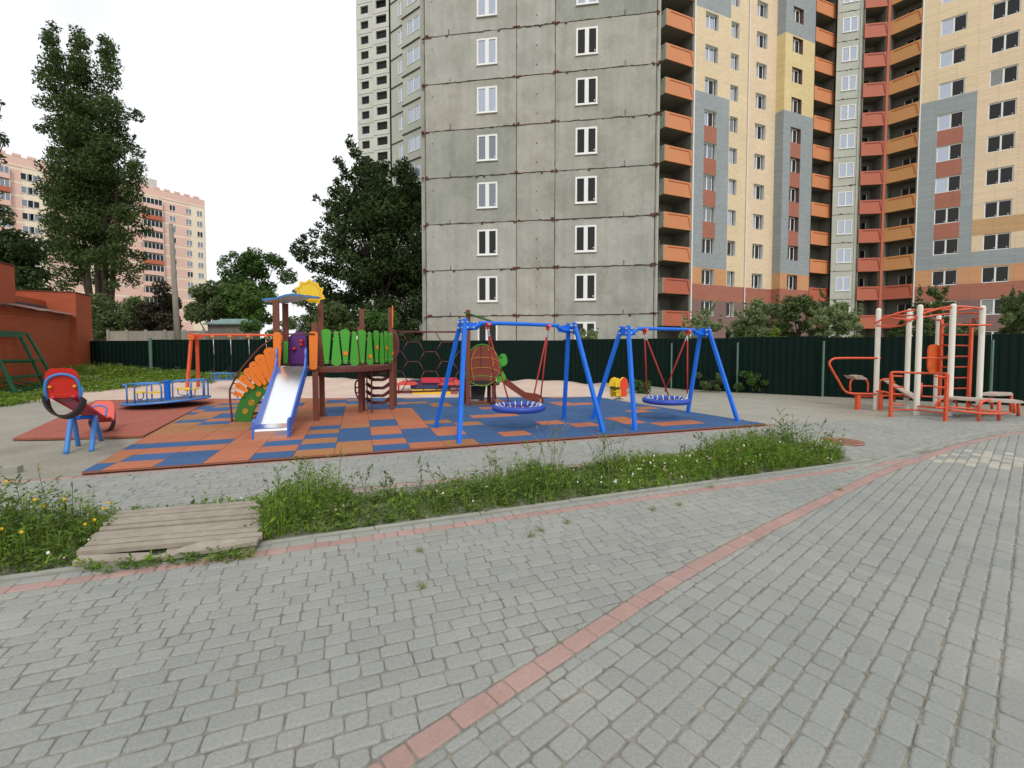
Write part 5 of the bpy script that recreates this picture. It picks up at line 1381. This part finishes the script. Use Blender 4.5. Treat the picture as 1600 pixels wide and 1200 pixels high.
m = MB(); m.obox(pk0(1.47)+nb*-.12+V((0,0,4.03)), dv*1.49, nb*2.25, (0,0,.05)); m.obox(pk0(10.0)+nb*.86+V((0,0,4.76)), dv*6.55, nb*.3, (0,0,.05)); m.obox(pk0(3.44)+nb*.84+V((0,0,3.06)), dv*1.95, nb*.05, (0,0,.36), 1); m.obox(pk0(9.5)+nb*.84+V((0,0,3.06)), dv*6.0, nb*.05, (0,0,.2), 1)
m.build('coping', [M['rust'], M['brick_dk']], bd)
t = 1.6
while t < 9.3:
    ln = rw.uniform(.5, .95); m = MB(); a = pk0(t)+nb*-.22+V((0,0,3.05+rw.uniform(-.04, .04))); b = pk0(t+ln)+nb*-.22+V((0,0,3.05+rw.uniform(-.04, .04)))
    m.prism([a, b, b+nb*1.05+V((0,0,.24)), a+nb*1.05+V((0,0,.24))], (0,0,.012)); m.build('tin_sheet', M['tin'], bd); t += ln
m = MB(); vq = pk0(5.3)+nb*.88+V((0,0,3.75)); m.obox(vq, dv*.75, nb*.06, (0,0,.42), 0); m.obox(vq-nb*.02+dv*.06+V((0,0,.06)), dv*.63, nb*.02, (0,0,.3), 1); m.build('vent', [M['pad'], M['tin']], bd)
gf_m = mat('green_frame_paint', srgb(36,96,66), .5, nz=(4,.15))
for i, (tb_, label) in enumerate(((4.6, 'outer green steel gate frame leaning against the brick outbuilding'), (5.0, 'inner green steel gate frame with struts leaning behind the outer frame'))):
    base = pk0(tb_)-nb*(.75-.2*i); b_ = thing('gate_frame', (base.x, base.y, 0), label, 'gate frame', 'green gate frames by the brick wall')
    H_ = 2.15-.1*i; Wd = 2.6; lean = nb*(.62-.2*i)
    c = [base, base-dv*Wd, base-dv*Wd+lean+V((0,0,H_))+dv*-.2, base+lean+V((0,0,H_))-dv*.55]
    m = MB()
    for a, b in zip(c, c[1:]+c[:1]): m.bar(a, b, .09, .07, nb)
    for f_ in (.1, .3, .55): m.bar(c[0].lerp(c[3], f_), c[1].lerp(c[2], f_+.02), .06, .05, nb)
    m.bar(c[0].lerp(c[3], .02), c[1].lerp(c[2], .3), .05, .05, nb)
    m.build('frame', gf_m, b_)
    if i == 0:
        m = MB(); q = c[0].lerp(c[3], .35); m.bar(q-dv*.25-nb*.06, q+dv*.25-nb*.06, .07, .02, nb); m.build('bracket', M['zinc'], b_)
po = XY(280, 21.9); pole = thing('utility_pole', po, 'tall tapering bare concrete utility pole behind the green fence', 'pole')
ptop = P(267, 350, 21.9); m = MB(); m.tube([V((po.x, po.y, 0)), ptop], .155, 14, 0, False, .09); m.build('shaft', M['pole'], pole, True)
m = MB(); m.bar(ptop+V((-.3,0,-.12)), ptop+V((.22,0,-.12)), .05, .05); m.build('crossarm', M['zinc'], pole)
m = MB(); w0, w1_ = XY(168, 24.2), XY(322, 23.6); m.obox(w0, w1_-w0, (0,.2,0), (0,0,2.55))
for k in range(6): m.obox(w0+(w1_-w0)*(k/5.0)*.97+V((0,-.04,0)), (.14,0,0), (0,.05,0), (0,0,2.62))
tag(m.build('concrete_wall', mat('wall_pale_concrete', srgb(140,136,124), .9, nz=(1.2,.15,6,.08), streak=.1), loc=w0), 'pale grey concrete panel wall behind the left part of the fence', 'wall')
sh = thing('shed', XY(360, 25.5), 'small pale shed with a grey green low roof behind the fence', 'shed')
s0_, s1_ = P(325, 530, 25.5), P(396, 530, 25.5); m = MB(); m.obox((s0_.x, 25.5, 0), (s1_.x-s0_.x,0,0), (0,.7,0), (0,0,3.0)); m.build('wall', mat('shed_wall_grey', srgb(112,108,98), .9, nz=(2,.2), streak=.1), sh)
m = MB(); x0, x1 = s0_.x-.15, s1_.x+.15
m.add([(x0,25.3,3.03),(x1,25.3,3.03),(x1,26.4,3.03),(x0,26.4,3.03),(x0+.7,25.9,3.32),(x1-.8,25.9,3.32)], [(0,1,5,4),(1,2,5),(2,3,4,5),(3,0,4)]); m.obox((x0,25.28,2.97), (x1-x0,0,0), (0,1.13,0), (0,0,.055)); m.build('roof', mat('roof_grey_green', srgb(110,134,130), .6, nz=(3,.15)), sh)

# ------------------------------------------------------------------ vegetation
def rnd_dir(r):
    z = r.uniform(-1, 1); a = r.uniform(0, 2*pi); q = sqrt(1-z*z); return V((q*cos(a), q*sin(a), z))
def leaf(mb, p, a, n, l, w, mi=0):
    b = n.cross(a)
    if b.length < 1e-4: return
    b.normalize(); o = len(mb.v)
    mb.v += [tuple(p-a*l), tuple(p+b*w+n*l*.12), tuple(p+a*l), tuple(p-b*w+n*l*.12)]; mb.f.append((o, o+1, o+2, o+3)); mb.m.append(mi)
def crown(mb, clumps, n, size, r, up=.35, fill=2.4, droop=0.0, aspect=.5, mi=0):
    wts = [c[1]**2 for c in clumps]
    for c, R in r.choices(clumps, wts, k=n):
        d = rnd_dir(r); q = d*R*(r.random()**(1/fill))
        q.z *= .85
        nn = (d*.6+rnd_dir(r)*.8+V((0,0,up))).normalized(); a = nn.cross(rnd_dir(r))
        if a.length < 1e-3: continue
        a.normalize(); a = (a+V((0,0,-droop))).normalized()
        s = size*r.uniform(.65, 1.35); leaf(mb, c+q, a, nn, s, s*aspect, mi)
def tree(name, label, base, clumps, n, size, lm, seed, cat='tree', trunk=.2, fork=None, group=None, up=.35, aspect=.5, stems=None, fill=2.4, limbs=14, extra=None):
    r = random.Random(seed); base = V(base)
    t = thing(name, base, label, cat, group)
    cz = sum((c.z*R**2 for c, R in clumps))/sum(R**2 for c, R in clumps); cx_ = sum(c.x*R**2 for c, R in clumps)/sum(R**2 for c, R in clumps); cy_ = sum(c.y*R**2 for c, R in clumps)/sum(R**2 for c, R in clumps)
    m = MB()
    if stems is None:
        top = V((cx_, cy_, cz)); fk = base.lerp(top, fork or .45); fk.x = base.x+(top.x-base.x)*.35
        m.tube(curve([base, fk, top], 4), trunk, 9, 0, False, trunk*.4)
        for c, R in sorted(clumps, key=lambda q: -q[1])[:limbs]:
            s0 = fk.lerp(top, r.uniform(0, .8)); m.tube(curve([s0, s0.lerp(c, .5)+V((0,0,r.uniform(.0, .3))*1), c], 3), trunk*.38, 5, 0, False, trunk*.08, False)
    else:
        for b, e, tr in stems: m.tube(curve([b, b.lerp(e, .4)+V((r.uniform(-.2, .2), 0, 0)), e], 4), tr, 8, 0, False, tr*.25, False)
    m.build('trunk' if cat == 'tree' else 'stem', M['bark'], t, True)
    m = MB(); crown(m, clumps, n, size, r, up, fill, 0, aspect)
    m.build('crown' if cat == 'tree' else 'foliage', lm, t)
    if extra: extra(t, r)
    return t
def blob(r, px, Y, dy):                       # clumps from (u, v, radius in photo pixels)
    out = []
    for u, v, rr in px:
        y = Y+r.uniform(-dy, dy); out.append((P(u, v, y), rr*y/F))
    return out
def scatter(r, u0, v0, u1, v1, n, rr, shape=None):
    out = []
    while len(out) < n:
        u, v = r.uniform(u0, u1), r.uniform(v0, v1)
        x, y = (u-(u0+u1)/2)/((u1-u0)/2), (v-(v0+v1)/2)/((v1-v0)/2)
        if (shape(x, y) if shape else x*x+y*y < 1): out.append((u, v, rr*r.uniform(.6, 1.35)))
    return out
r = random.Random(77)
# tall poplar with three spires
cl = []
for (u0, v0, u1, v1, R, n) in ((120,430,82,58,27,30),(148,440,124,62,31,36),(172,440,168,75,27,30),(196,400,206,215,22,14),(96,420,80,250,22,12)):
    for i in range(n):
        t = i/(n-1); rr = R*(.42+.75*sin(pi*min(1, (t*.86+.07))))*(1 if t < .85 else .72)
        cl.append((u0+(u1-u0)*t+r.uniform(-1, 1)*R*.55*(1-t*.5), v0+(v1-v0)*t+r.uniform(-8, 8), rr*r.uniform(.55, .9)))
cl += [(80,72,13),(86,88,15),(78,98,14),(84,112,17),(124,78,14),(118,92,15),(130,100,17),(120,112,18),(166,88,14),(174,100,16),(168,112,17),(80,60,11),(122,64,12),(166,74,12),(84,42,9),(78,52,10),(122,50,11),(165,62,10),(172,72,12),(212,180,12),(222,330,13),(224,360,14),(218,400,12),(120,425,15),(138,438,13),(196,420,15),(206,440,13),(112,438,12),(186,400,16),(130,398,16),(176,436,10),(210,425,12),(222,415,10),(88,430,14),(72,412,12),(100,448,13),(84,380,16),(78,340,15),(74,300,15),(72,260,14),(205,300,17),(212,260,15),(200,340,18),(190,375,18),(110,400,18),(98,360,18),(66,160,13),(70,130,14),(150,330,22),(140,280,24),(125,230,24),(165,230,22),(150,180,20),(64,120,11),(66,200,10)]
bp = blob(r, cl, 45, 2.2); b45 = XY(160, 45)
tree('poplar', 'very tall dark poplar with three spires in front of the pink block', b45, bp, 60000, .16, L_popl, 5, trunk=.5, up=.1, aspect=.42,
     stems=[(XY(155,45)+V((-.3,0,0)), P(118,250,45), .36), (XY(158,45), P(140,200,45), .42), (XY(165,45.5), P(185,260,45), .38), (XY(162,45), P(160,150,45), .36), (XY(158,44.8), P(100,300,45), .26)])
# dark linden between the play structure and the grey tower
cl = scatter(r, 515, 300, 672, 520, 70, 23, lambda x, y: True)+scatter(r, 540, 250, 668, 320, 22, 16)+[(600,430,24),(640,440,26),(570,440,24),(610,480,26),(650,490,24),(565,490,22),(590,510,20),(640,520,20),(545,430,20),(540,470,18),(462,392,10),(472,402,12),(488,415,12),(500,440,13),(488,380,8),(476,370,6),(505,460,12),(512,375,12),(520,345,12),(525,325,12),(535,300,13),(536,262,8),(548,225,9),(556,240,11),(566,255,12),(530,252,9),(540,275,10),(528,285,9),(508,318,9),(495,310,6),(512,340,11),(490,365,10),(470,378,9),(458,384,6),(478,392,11),(500,395,13),(505,420,14),(515,450,15),(520,490,14),(560,470,18),(545,222,6),(548,212,4),(485,400,7),(498,352,7),(520,300,10),(600,258,12),(630,255,12)]
tree('linden', 'big dark broadleaf tree standing against the left edge of the grey tower', XY(600,33), blob(r, cl, 33, 2.4), 46000, .15, L_dark, 6, trunk=.35, aspect=.42, limbs=40)
# acacia and its brighter neighbour left of the play structure
cl = scatter(r, 345, 398, 452, 470, 26, 13)+[(352,405,9),(365,398,8),(420,402,10),(440,410,8),(405,412,9),(385,400,9),(345,412,6)]
tree('acacia', 'dark feathery tree with a flat broken top left of the sun emblem', XY(400,42), blob(r, cl, 42, 1.6), 9000, .16, L_mid, 7, trunk=.22, aspect=.4)
cl = scatter(r, 345, 442, 445, 515, 26, 14)
tree('maple', 'brighter green rounded tree just behind the shed', XY(395,34), blob(r, cl, 34, 1.5), 9000, .13, leafmat('maple_leaves', (.05,.10,.02), (.13,.22,.05)), 8, trunk=.2)
cl = scatter(r, 300, 425, 352, 525, 16, 14)
tree('elm', 'narrow dark tree between the utility pole and the shed', XY(330,33), blob(r, cl, 33, 1.2), 4200, .13, L_shr, 9, trunk=.16)
cl = scatter(r, 138, 462, 232, 535, 26, 15)
tree('elder', 'dense dull green shrub mass at the poplar foot beside the brick outbuilding', XY(185,29), blob(r, cl, 29, 1.2), 8000, .11, L_shr, 10, trunk=.12)
cl = scatter(r, 215, 445, 275, 535, 22, 14)
tree('wild_plum', 'shrubby tree with a few dark red leaves left of the utility pole', XY(245,28), blob(r, cl, 28, 1.2), 6000, .11, leafmat('plum_leaves', (.018,.030,.014), (.085,.065,.040)), 11, trunk=.14)
cl = scatter(r, -70, 345, 62, 480, 40, 20)+[(70,430,10),(62,400,10),(75,455,9)]
tree('chestnut', 'dark spreading tree behind the brick outbuilding at the left edge', XY(0,31), blob(r, cl, 31, 1.6), 12000, .15, L_dark, 12, trunk=.3)
cl = [(-20,180,16),(-5,210,10),(2,222,8),(8,218,6),(-10,245,14),(3,160,4),(-30,215,20),(0,330,14),(12,345,9),(-20,330,20),(20,335,5),(-40,270,26),(-30,300,24)]
tree('birch', 'thin branches of a tree reaching in at the upper left edge', XY(-60,27), blob(r, cl, 27, .6), 2600, .10, L_dark, 13, trunk=.2)
cl = scatter(r, 470, 480, 560, 540, 22, 15)+scatter(r, 446, 448, 505, 535, 16, 12)
tree('hazel', 'mid green bush behind the left half of the green railing', XY(515,27), blob(r, cl, 27, 1.0), 9500, .10, leafmat('hazel_leaves', (.05,.085,.028), (.15,.20,.07), .3), 14, trunk=.08, cat='bush')
cl = scatter(r, 560, 485, 620, 540, 14, 14)
tree('hazel', 'bright leafy bush behind the right end of the green railing', XY(590,26), blob(r, cl, 26, 1.0), 5000, .10, L_mid, 15, trunk=.08, cat='bush')
cl = scatter(r, 612, 500, 664, 545, 10, 13)
tree('hazel', 'dark bush behind the hexagon net by the tower corner', XY(640,26), blob(r, cl, 26, .8), 3500, .10, L_dark, 16, trunk=.08, cat='bush')
cl = scatter(r, 372, 498, 432, 545, 12, 10)
tree('hazel', 'low bright bush hiding the right end of the shed', XY(402,24), blob(r, cl, 24, .6), 2600, .08, L_mid, 17, trunk=.05, cat='bush')
# bushes behind the right part of the fence
for i, (u0, v0, u1, v1, n, rr, Y, lv, mt, label) in enumerate((
    (1068,478,1124,545,12,11,24,2600,L_bus,'sparse bush in front of the lowest orange balcony'),
    (1150,462,1226,545,20,14,25,5200,L_bus,'tall loose bush left of the drainpipe base on the brown facing'),
    (1140,505,1192,548,10,12,22,2600,L_mid,'fresh green low bush peeping over the fence right of the farther swing'),
    (1212,455,1290,545,22,15,24.5,5600,L_shr,'broad dull green bush covering the grey bay foot'),
    (1190,508,1228,545,7,10,21.5,1800,L_yel,'small lime green bush at the fence top'),
    (1270,468,1345,545,20,14,23,5200,L_bus,'silvery green bush under the concrete strip left of the gym'),
    (1385,500,1430,545,9,12,20,2200,L_dark,'low dark bush behind the tall gym posts'),
    (1432,444,1480,545,16,13,21,3600,L_shr,'slim upright bush rising behind the gym ladder'),
    (1480,500,1530,545,8,12,20,2000,L_shr,'low bush behind the right gym posts'),
    (1562,448,1640,545,18,15,20,4600,L_shr,'dense bush at the right edge beyond the gym'),
    (888,508,934,545,6,9,23,1100,L_bus,'small bush beneath the lowest right window of the grey tower'))):
    cl = scatter(r, u0, v0+6, u1, v1, n*2, rr*.62, lambda x, y: x*x+max(0, -y)**1.5 < 1)
    for q in range(n):                        # upright sprigs break the outline
        u_, v_, h_ = r.uniform(u0-3, u1+3), v0+r.uniform(-6, 30)+abs(r.gauss(0, 10)), r.uniform(8, 22); du = r.gauss(0, 5)
        cl += [(u_+du*j/3, v_+h_*(1-j/3), 3.6-.7*j) for j in range(4)]
    tree('bush', label, XY((u0+u1)/2, Y), blob(r, cl, Y, 1.0), int(lv*1.6), .075, mt, 30+i, cat='bush', trunk=.05, limbs=14, fill=1.7)
# ---- grass and weeds
def blade(mb, p, h, lean, w, r, mi=0):
    a = r.uniform(0, 2*pi); d = V((cos(a), sin(a), 0)); s = V((-sin(a), cos(a), 0))*w; o = len(mb.v)
    mid = p+d*lean*.35+V((0,0,h*.6)); tip = p+d*lean+V((0,0,h))
    mb.v += [tuple(p-s), tuple(p+s), tuple(mid+s*.7), tuple(mid-s*.7), tuple(tip)]
    mb.f += [(o, o+1, o+2, o+3), (o+3, o+2, o+4)]; mb.m += [mi, mi]
def proj(p):
    q = p-V((0,0,CH)); yc = q.y*cT-q.z*sT; zc = q.y*sT+q.z*cT
    return 800+F*q.x/yc, PV-F*zc/yc
VL = [(-400,690),(-100,650),(0,634),(60,621),(170,604),(260,598),(320,593),(352,588),(400,582)]
def vline(u):
    for (a, b), (c, d) in zip(VL, VL[1:]):
        if a <= u <= c: return b+(d-b)*(u-a)/(c-a)
    return 0
r = random.Random(41); mb = MB(); cnt = 0
while cnt < 7600:
    x, y = r.uniform(-24, -8.6), r.uniform(11, 20.35)
    p = V((x, y, hgt(x, y)-.01)); u, v = proj(p)
    if not -120 < u < 380 or v > vline(u)+r.gauss(0, 2.2)+3*wob(x*2, y*2): continue
    if (p-Bc).dot(nb) > -.15: continue
    cnt += 1; den = sm(0, 26, vline(u)-v); hh = (.16+.50*den)*r.uniform(.6, 1.35)*(1+.25*wob(x*2.2+4, y*2.2))
    for k in range(7):
        q = p+V((r.gauss(0, .07), r.gauss(0, .07), 0))
        if r.random() < .72: blade(mb, q, max(.06, hh*r.uniform(.6, 1.15)), r.uniform(.02, .2), .008, r, 0 if r.random() < .88 else 1)
        else:
            for j in range(3):
                nn = (rnd_dir(r)+V((0,0,.8))).normalized(); leaf(mb, q+V((r.gauss(0,.05), r.gauss(0,.05), hh*r.uniform(.3, .9))), nn.orthogonal(), nn, .04, .02, 2)
    if r.random() < .016:
        c = p+V((0,0,hh*1.15))
        for j in range(5): leaf(mb, c+V((r.gauss(0,.05), r.gauss(0,.05), r.gauss(0,.01))), V((1,0,0)), V((0,0,1)), .03, .03, 3)
tag(mb.build('lawn_grass', [L_grs, L_dry, L_wd, M['flower']]), 'long green meadow grass with white flower heads along the left fence', 'grass', kind='stuff')
# weed bed
def bedh(x):
    h = .15+.08*sm(-1.0, .6, x)+.05*sm(2.4, 4, x)+.18*sm(3.3, 4.4, x)
    h += .30*math.exp(-((x+2.05)/.28)**2)+.17*sm(-3.3, -3.9, x)
    return h
inbw = [V((p.x, p.y)) for p in (TL, TR, BR, BL)]
def plant(mb, p, h, kind, r):
    lean = V((r.gauss(0, .22), r.gauss(0, .22), 0))*h; top = p+lean+V((0,0,h))
    if kind == 0:            # feathery, fine leaves
        for k in range(int(9+h*34)):
            t = r.uniform(.12, 1); c = p.lerp(top, t); d = (rnd_dir(r)+V((0,0,.55))).normalized(); nn = d.cross(rnd_dir(r)).normalized(); l = r.uniform(.018, .038)*(1.2-.5*t)
            leaf(mb, c+d*l, d, nn, l, l*.16, 0)
    elif kind == 1:          # clover and broad leaves
        for k in range(int(6+h*18)):
            c = p.lerp(top, r.uniform(.25, 1))+V((r.gauss(0, .03), r.gauss(0, .03), 0)); nn = (rnd_dir(r)*.8+V((0,0,1))).normalized(); l = r.uniform(.009, .019)
            leaf(mb, c, nn.orthogonal(), nn, l, l*.7, 1)
    elif kind == 2:
        for k in range(6): blade(mb, p+V((r.gauss(0, .02), r.gauss(0, .02), 0)), h*r.uniform(.6, 1.25), r.uniform(.02, .14), .0035, r, 0)
    else:                    # lanceolate leaves on a stem
        blade(mb, p, h, .02, .003, r, 1)
        for k in range(int(6+h*22)):
            c = p.lerp(top, r.uniform(.15, 1)); d = (rnd_dir(r)*V((1,1,.4))+V((0,0,.3))).normalized(); nn = (V((0,0,1))+rnd_dir(r)*.5).normalized(); l = r.uniform(.018, .036)
            leaf(mb, c+d*l, d, nn, l, l*.33, 1 if r.random() < .6 else 0)
mb = MB(); r = random.Random(52); cnt = 0
def bed_ok(x, y):
    if x > 4.3: return hypot((x-4.3)/.55, (y-6.72)/.60) < 1
    return -.03 > below1(x, y) and above2(x, y) < -.04
while cnt < 6000:
    x, y = r.uniform(-6.2, 4.9), r.uniform(1.8, 7.6)
    if not bed_ok(x, y) or inpoly(x, y, inbw): continue
    if abs(x) > 1.22*y+.6: continue
    s = -below1(x, y); bare = sm(.72, .98, s)*sm(-1.7, -1.2, x)*(1-sm(-.4, .3, x))*sm(-2.4, -2.0, -x*0-2.0+0)
    if x > -1.7 and x < .1 and s > .78 and r.random() < .8: continue
    cnt += 1; g = wob(x*1.9, y*1.9); g2 = wob(x*1.3+7, y*1.6-3)
    h = bedh(x)*r.uniform(.35, 1.2)*(1+.45*g)*(.5+.5*sm(.0, .25, s))
    if g2 > .5: kind = r.choice((1, 1, 3, 2))
    elif g2 < -.45: kind = r.choice((0, 0, 0, 2))
    else: kind = r.choice((0, 1, 2, 3, 0))
    plant(mb, V((x, y, -.02)), max(.05, h), kind, r)
    fl = .010+.026*sm(.3, 1.5, x)
    if r.random() < fl:
        c = V((x+r.gauss(0,.03), y+r.gauss(0,.03), max(.05, h)*r.uniform(.8, 1.1))); mb.ball(c, r.uniform(.007, .013), 5, 3 if r.random() < .75 else 4)
    elif x < -3.3 and r.random() < .014: mb.ball(V((x, y, h*1.05)), .013, 5, 5)
# sparse sprouts under the front edge of the crossing
for k in range(70):
    t = r.random()**.7; p = BL.lerp(BR, t)+V((r.gauss(0,.03), -.02-abs(r.gauss(0,.035)), -.1)); plant(mb, p, r.uniform(.04, .10), r.choice((1, 3, 2)), r)
for k in range(60):
    t = r.random(); p = TL.lerp(TR, t)+V((r.gauss(0,.05), .04+abs(r.gauss(0,.03)), -.1)); plant(mb, p, r.uniform(.06, .14)*(1.4 if .5 < t < .8 else .7), r.choice((1, 3, 2)), r)
tag(mb.build('weed_bed', [L_wd, L_wd2, L_dry, M['flower'], M['flower_p'], M['flower_y']]), 'overgrown strip of clover, grasses and weeds with tiny white flowers between the pavings', 'weeds', kind='stuff')
def tall_weed(x, y, h, label, group, seed, dry=False):
    r = random.Random(seed); o = thing('tall_weed', (x, y, -.02), label, 'weed', group); m = MB(); f_ = MB()
    for s in range(r.choice((1, 2, 3))):
        b = V((x+r.gauss(0,.03), y+r.gauss(0,.03), -.02)); hh = h*r.uniform(.7, 1.05); tp = b+V((r.gauss(0,.16)*hh, r.gauss(0,.12)*hh, hh))
        pts = curve([b, b.lerp(tp, .5)+V((r.gauss(0,.02), r.gauss(0,.02), 0)), tp], 4); m.tube(pts, .0042, 5, 0, False, .0016, False)
        for k in range(int(hh*34)):
            t = r.uniform(.15, 1); c = b.lerp(tp, t); d = (rnd_dir(r)*V((1,1,.5))+V((0,0,.35))).normalized(); nn = (V((0,0,1))+rnd_dir(r)*.5).normalized(); l = r.uniform(.012, .034)*(1.15-.6*t)
            leaf(f_, c+d*l, d, nn, l, l*(.3 if not dry else .13))
        for k in range(r.randint(2, 5)):
            t = r.uniform(.55, .95); c = b.lerp(tp, t); d = (rnd_dir(r)*V((1,1,.2))+V((0,0,.6))).normalized(); e = c+d*hh*r.uniform(.12, .25); m.tube([c, e], .002, 4)
            for j in range(7): q = c.lerp(e, r.uniform(.4, 1)); nn = rnd_dir(r); leaf(f_, q, nn.orthogonal(), nn, .011, .007)
    m.build('stem', L_dry if dry else L_wd2, o); f_.build('leaves', L_dry if dry else (L_wd if seed % 2 else L_wd2), o)
r = random.Random(61)
for k in range(9):
    x = r.uniform(-4.9, -3.75); y = K1+SL1*x+r.uniform(.45, 1.15); tall_weed(x, y, r.uniform(.38, .68), 'tall dark weed stem in the clump left of the plank crossing', 'weeds left of the plank crossing', 100+k)
for k in range(6):
    x = r.uniform(-2.35, -1.85); y = K1+SL1*x+r.uniform(.5, 1.05); tall_weed(x, y, r.uniform(.5, .72), 'tall feathery weed in the clump right of the plank crossing', 'weeds right of the plank crossing', 121+2*k)
for k in range(6):
    x = r.uniform(-1.7, -.7); y = K1+SL1*x+r.uniform(.7, 1.1); tall_weed(x, y, r.uniform(.28, .42), 'short weed stem before the bare back kerb of the bed', 'weeds along the back kerb', 140+2*k)
for k in range(13):
    x = r.uniform(-.4, 1.6); y = K1+SL1*x+r.uniform(.5, 1.05); tall_weed(x, y, r.uniform(.5, .85), 'tall pale grass stalk in front of the blue swings', 'pale stalks in the middle of the bed', 160+k, dry=(k % 3 > 0))
for k in range(12):
    x = r.uniform(1.9, 3.6); y = K1+SL1*x+r.uniform(.4, 1.05); tall_weed(x, y, r.uniform(.32, .5), 'weed stem in the right half of the bed', 'weeds in the right half of the bed', 180+k)
for k in range(9):
    x = r.uniform(3.7, 4.6); y = K1+SL1*4.3+r.uniform(.35, .95); tall_weed(x, y, r.uniform(.5, .78), 'tall leafy weed at the right tip of the bed', 'weeds at the tip of the bed', 200+k)
# weeds along the foot of the fence
for i, (u, v, w_, h_, mt, label) in enumerate(((1003,617,16,.55,L_mid,'small leafy weed clump under the farther nest swing'),(1058,606,30,.95,L_shr,'tall weeds beside the first thin fence post'),(1110,612,26,.8,L_shr,'ragged weeds between two thin fence posts'),(1176,614,22,.85,L_mid,'bright leafy weed by the second thin fence post'),(998,598,14,.7,L_shr,'thin dark weed close to the fence behind the farther swing'))):
    g = G(u, v); r = random.Random(300+i); sc_ = g.y/F
    cl = [(V((g.x+r.uniform(-w_, w_)*sc_*.8, g.y+r.uniform(-.2, .25), h_*r.uniform(.1, .8))), r.uniform(.10, .2)) for k in range(12)]
    tree('weed_clump', label, (g.x, g.y, -.02), cl, 1900, .038, mt, 310+i, cat='weed', trunk=.012, limbs=10)
for k in range(10):
    r = random.Random(400+k); u, v = [(828,838),(845,829),(1020,797),(1110,762),(1062,790),(885,818),(830,720),(660,918),(655,862),(1312,766)][k]; g = G(u, v)
    o = MB()
    for j in range(34): blade(o, V((g.x+r.gauss(0,.018), g.y+r.gauss(0,.014), -.004)), r.uniform(.02, .07), r.uniform(.01, .05), .0018, r, 0 if r.random() < .4 else 1)
    tag(o.build('grass_tuft', [L_wd, L_dry], loc=(g.x, g.y, 0)), 'tiny dry grass tuft growing in a joint of the grey paving', 'grass tuft', 'grass tufts in the paving joints')
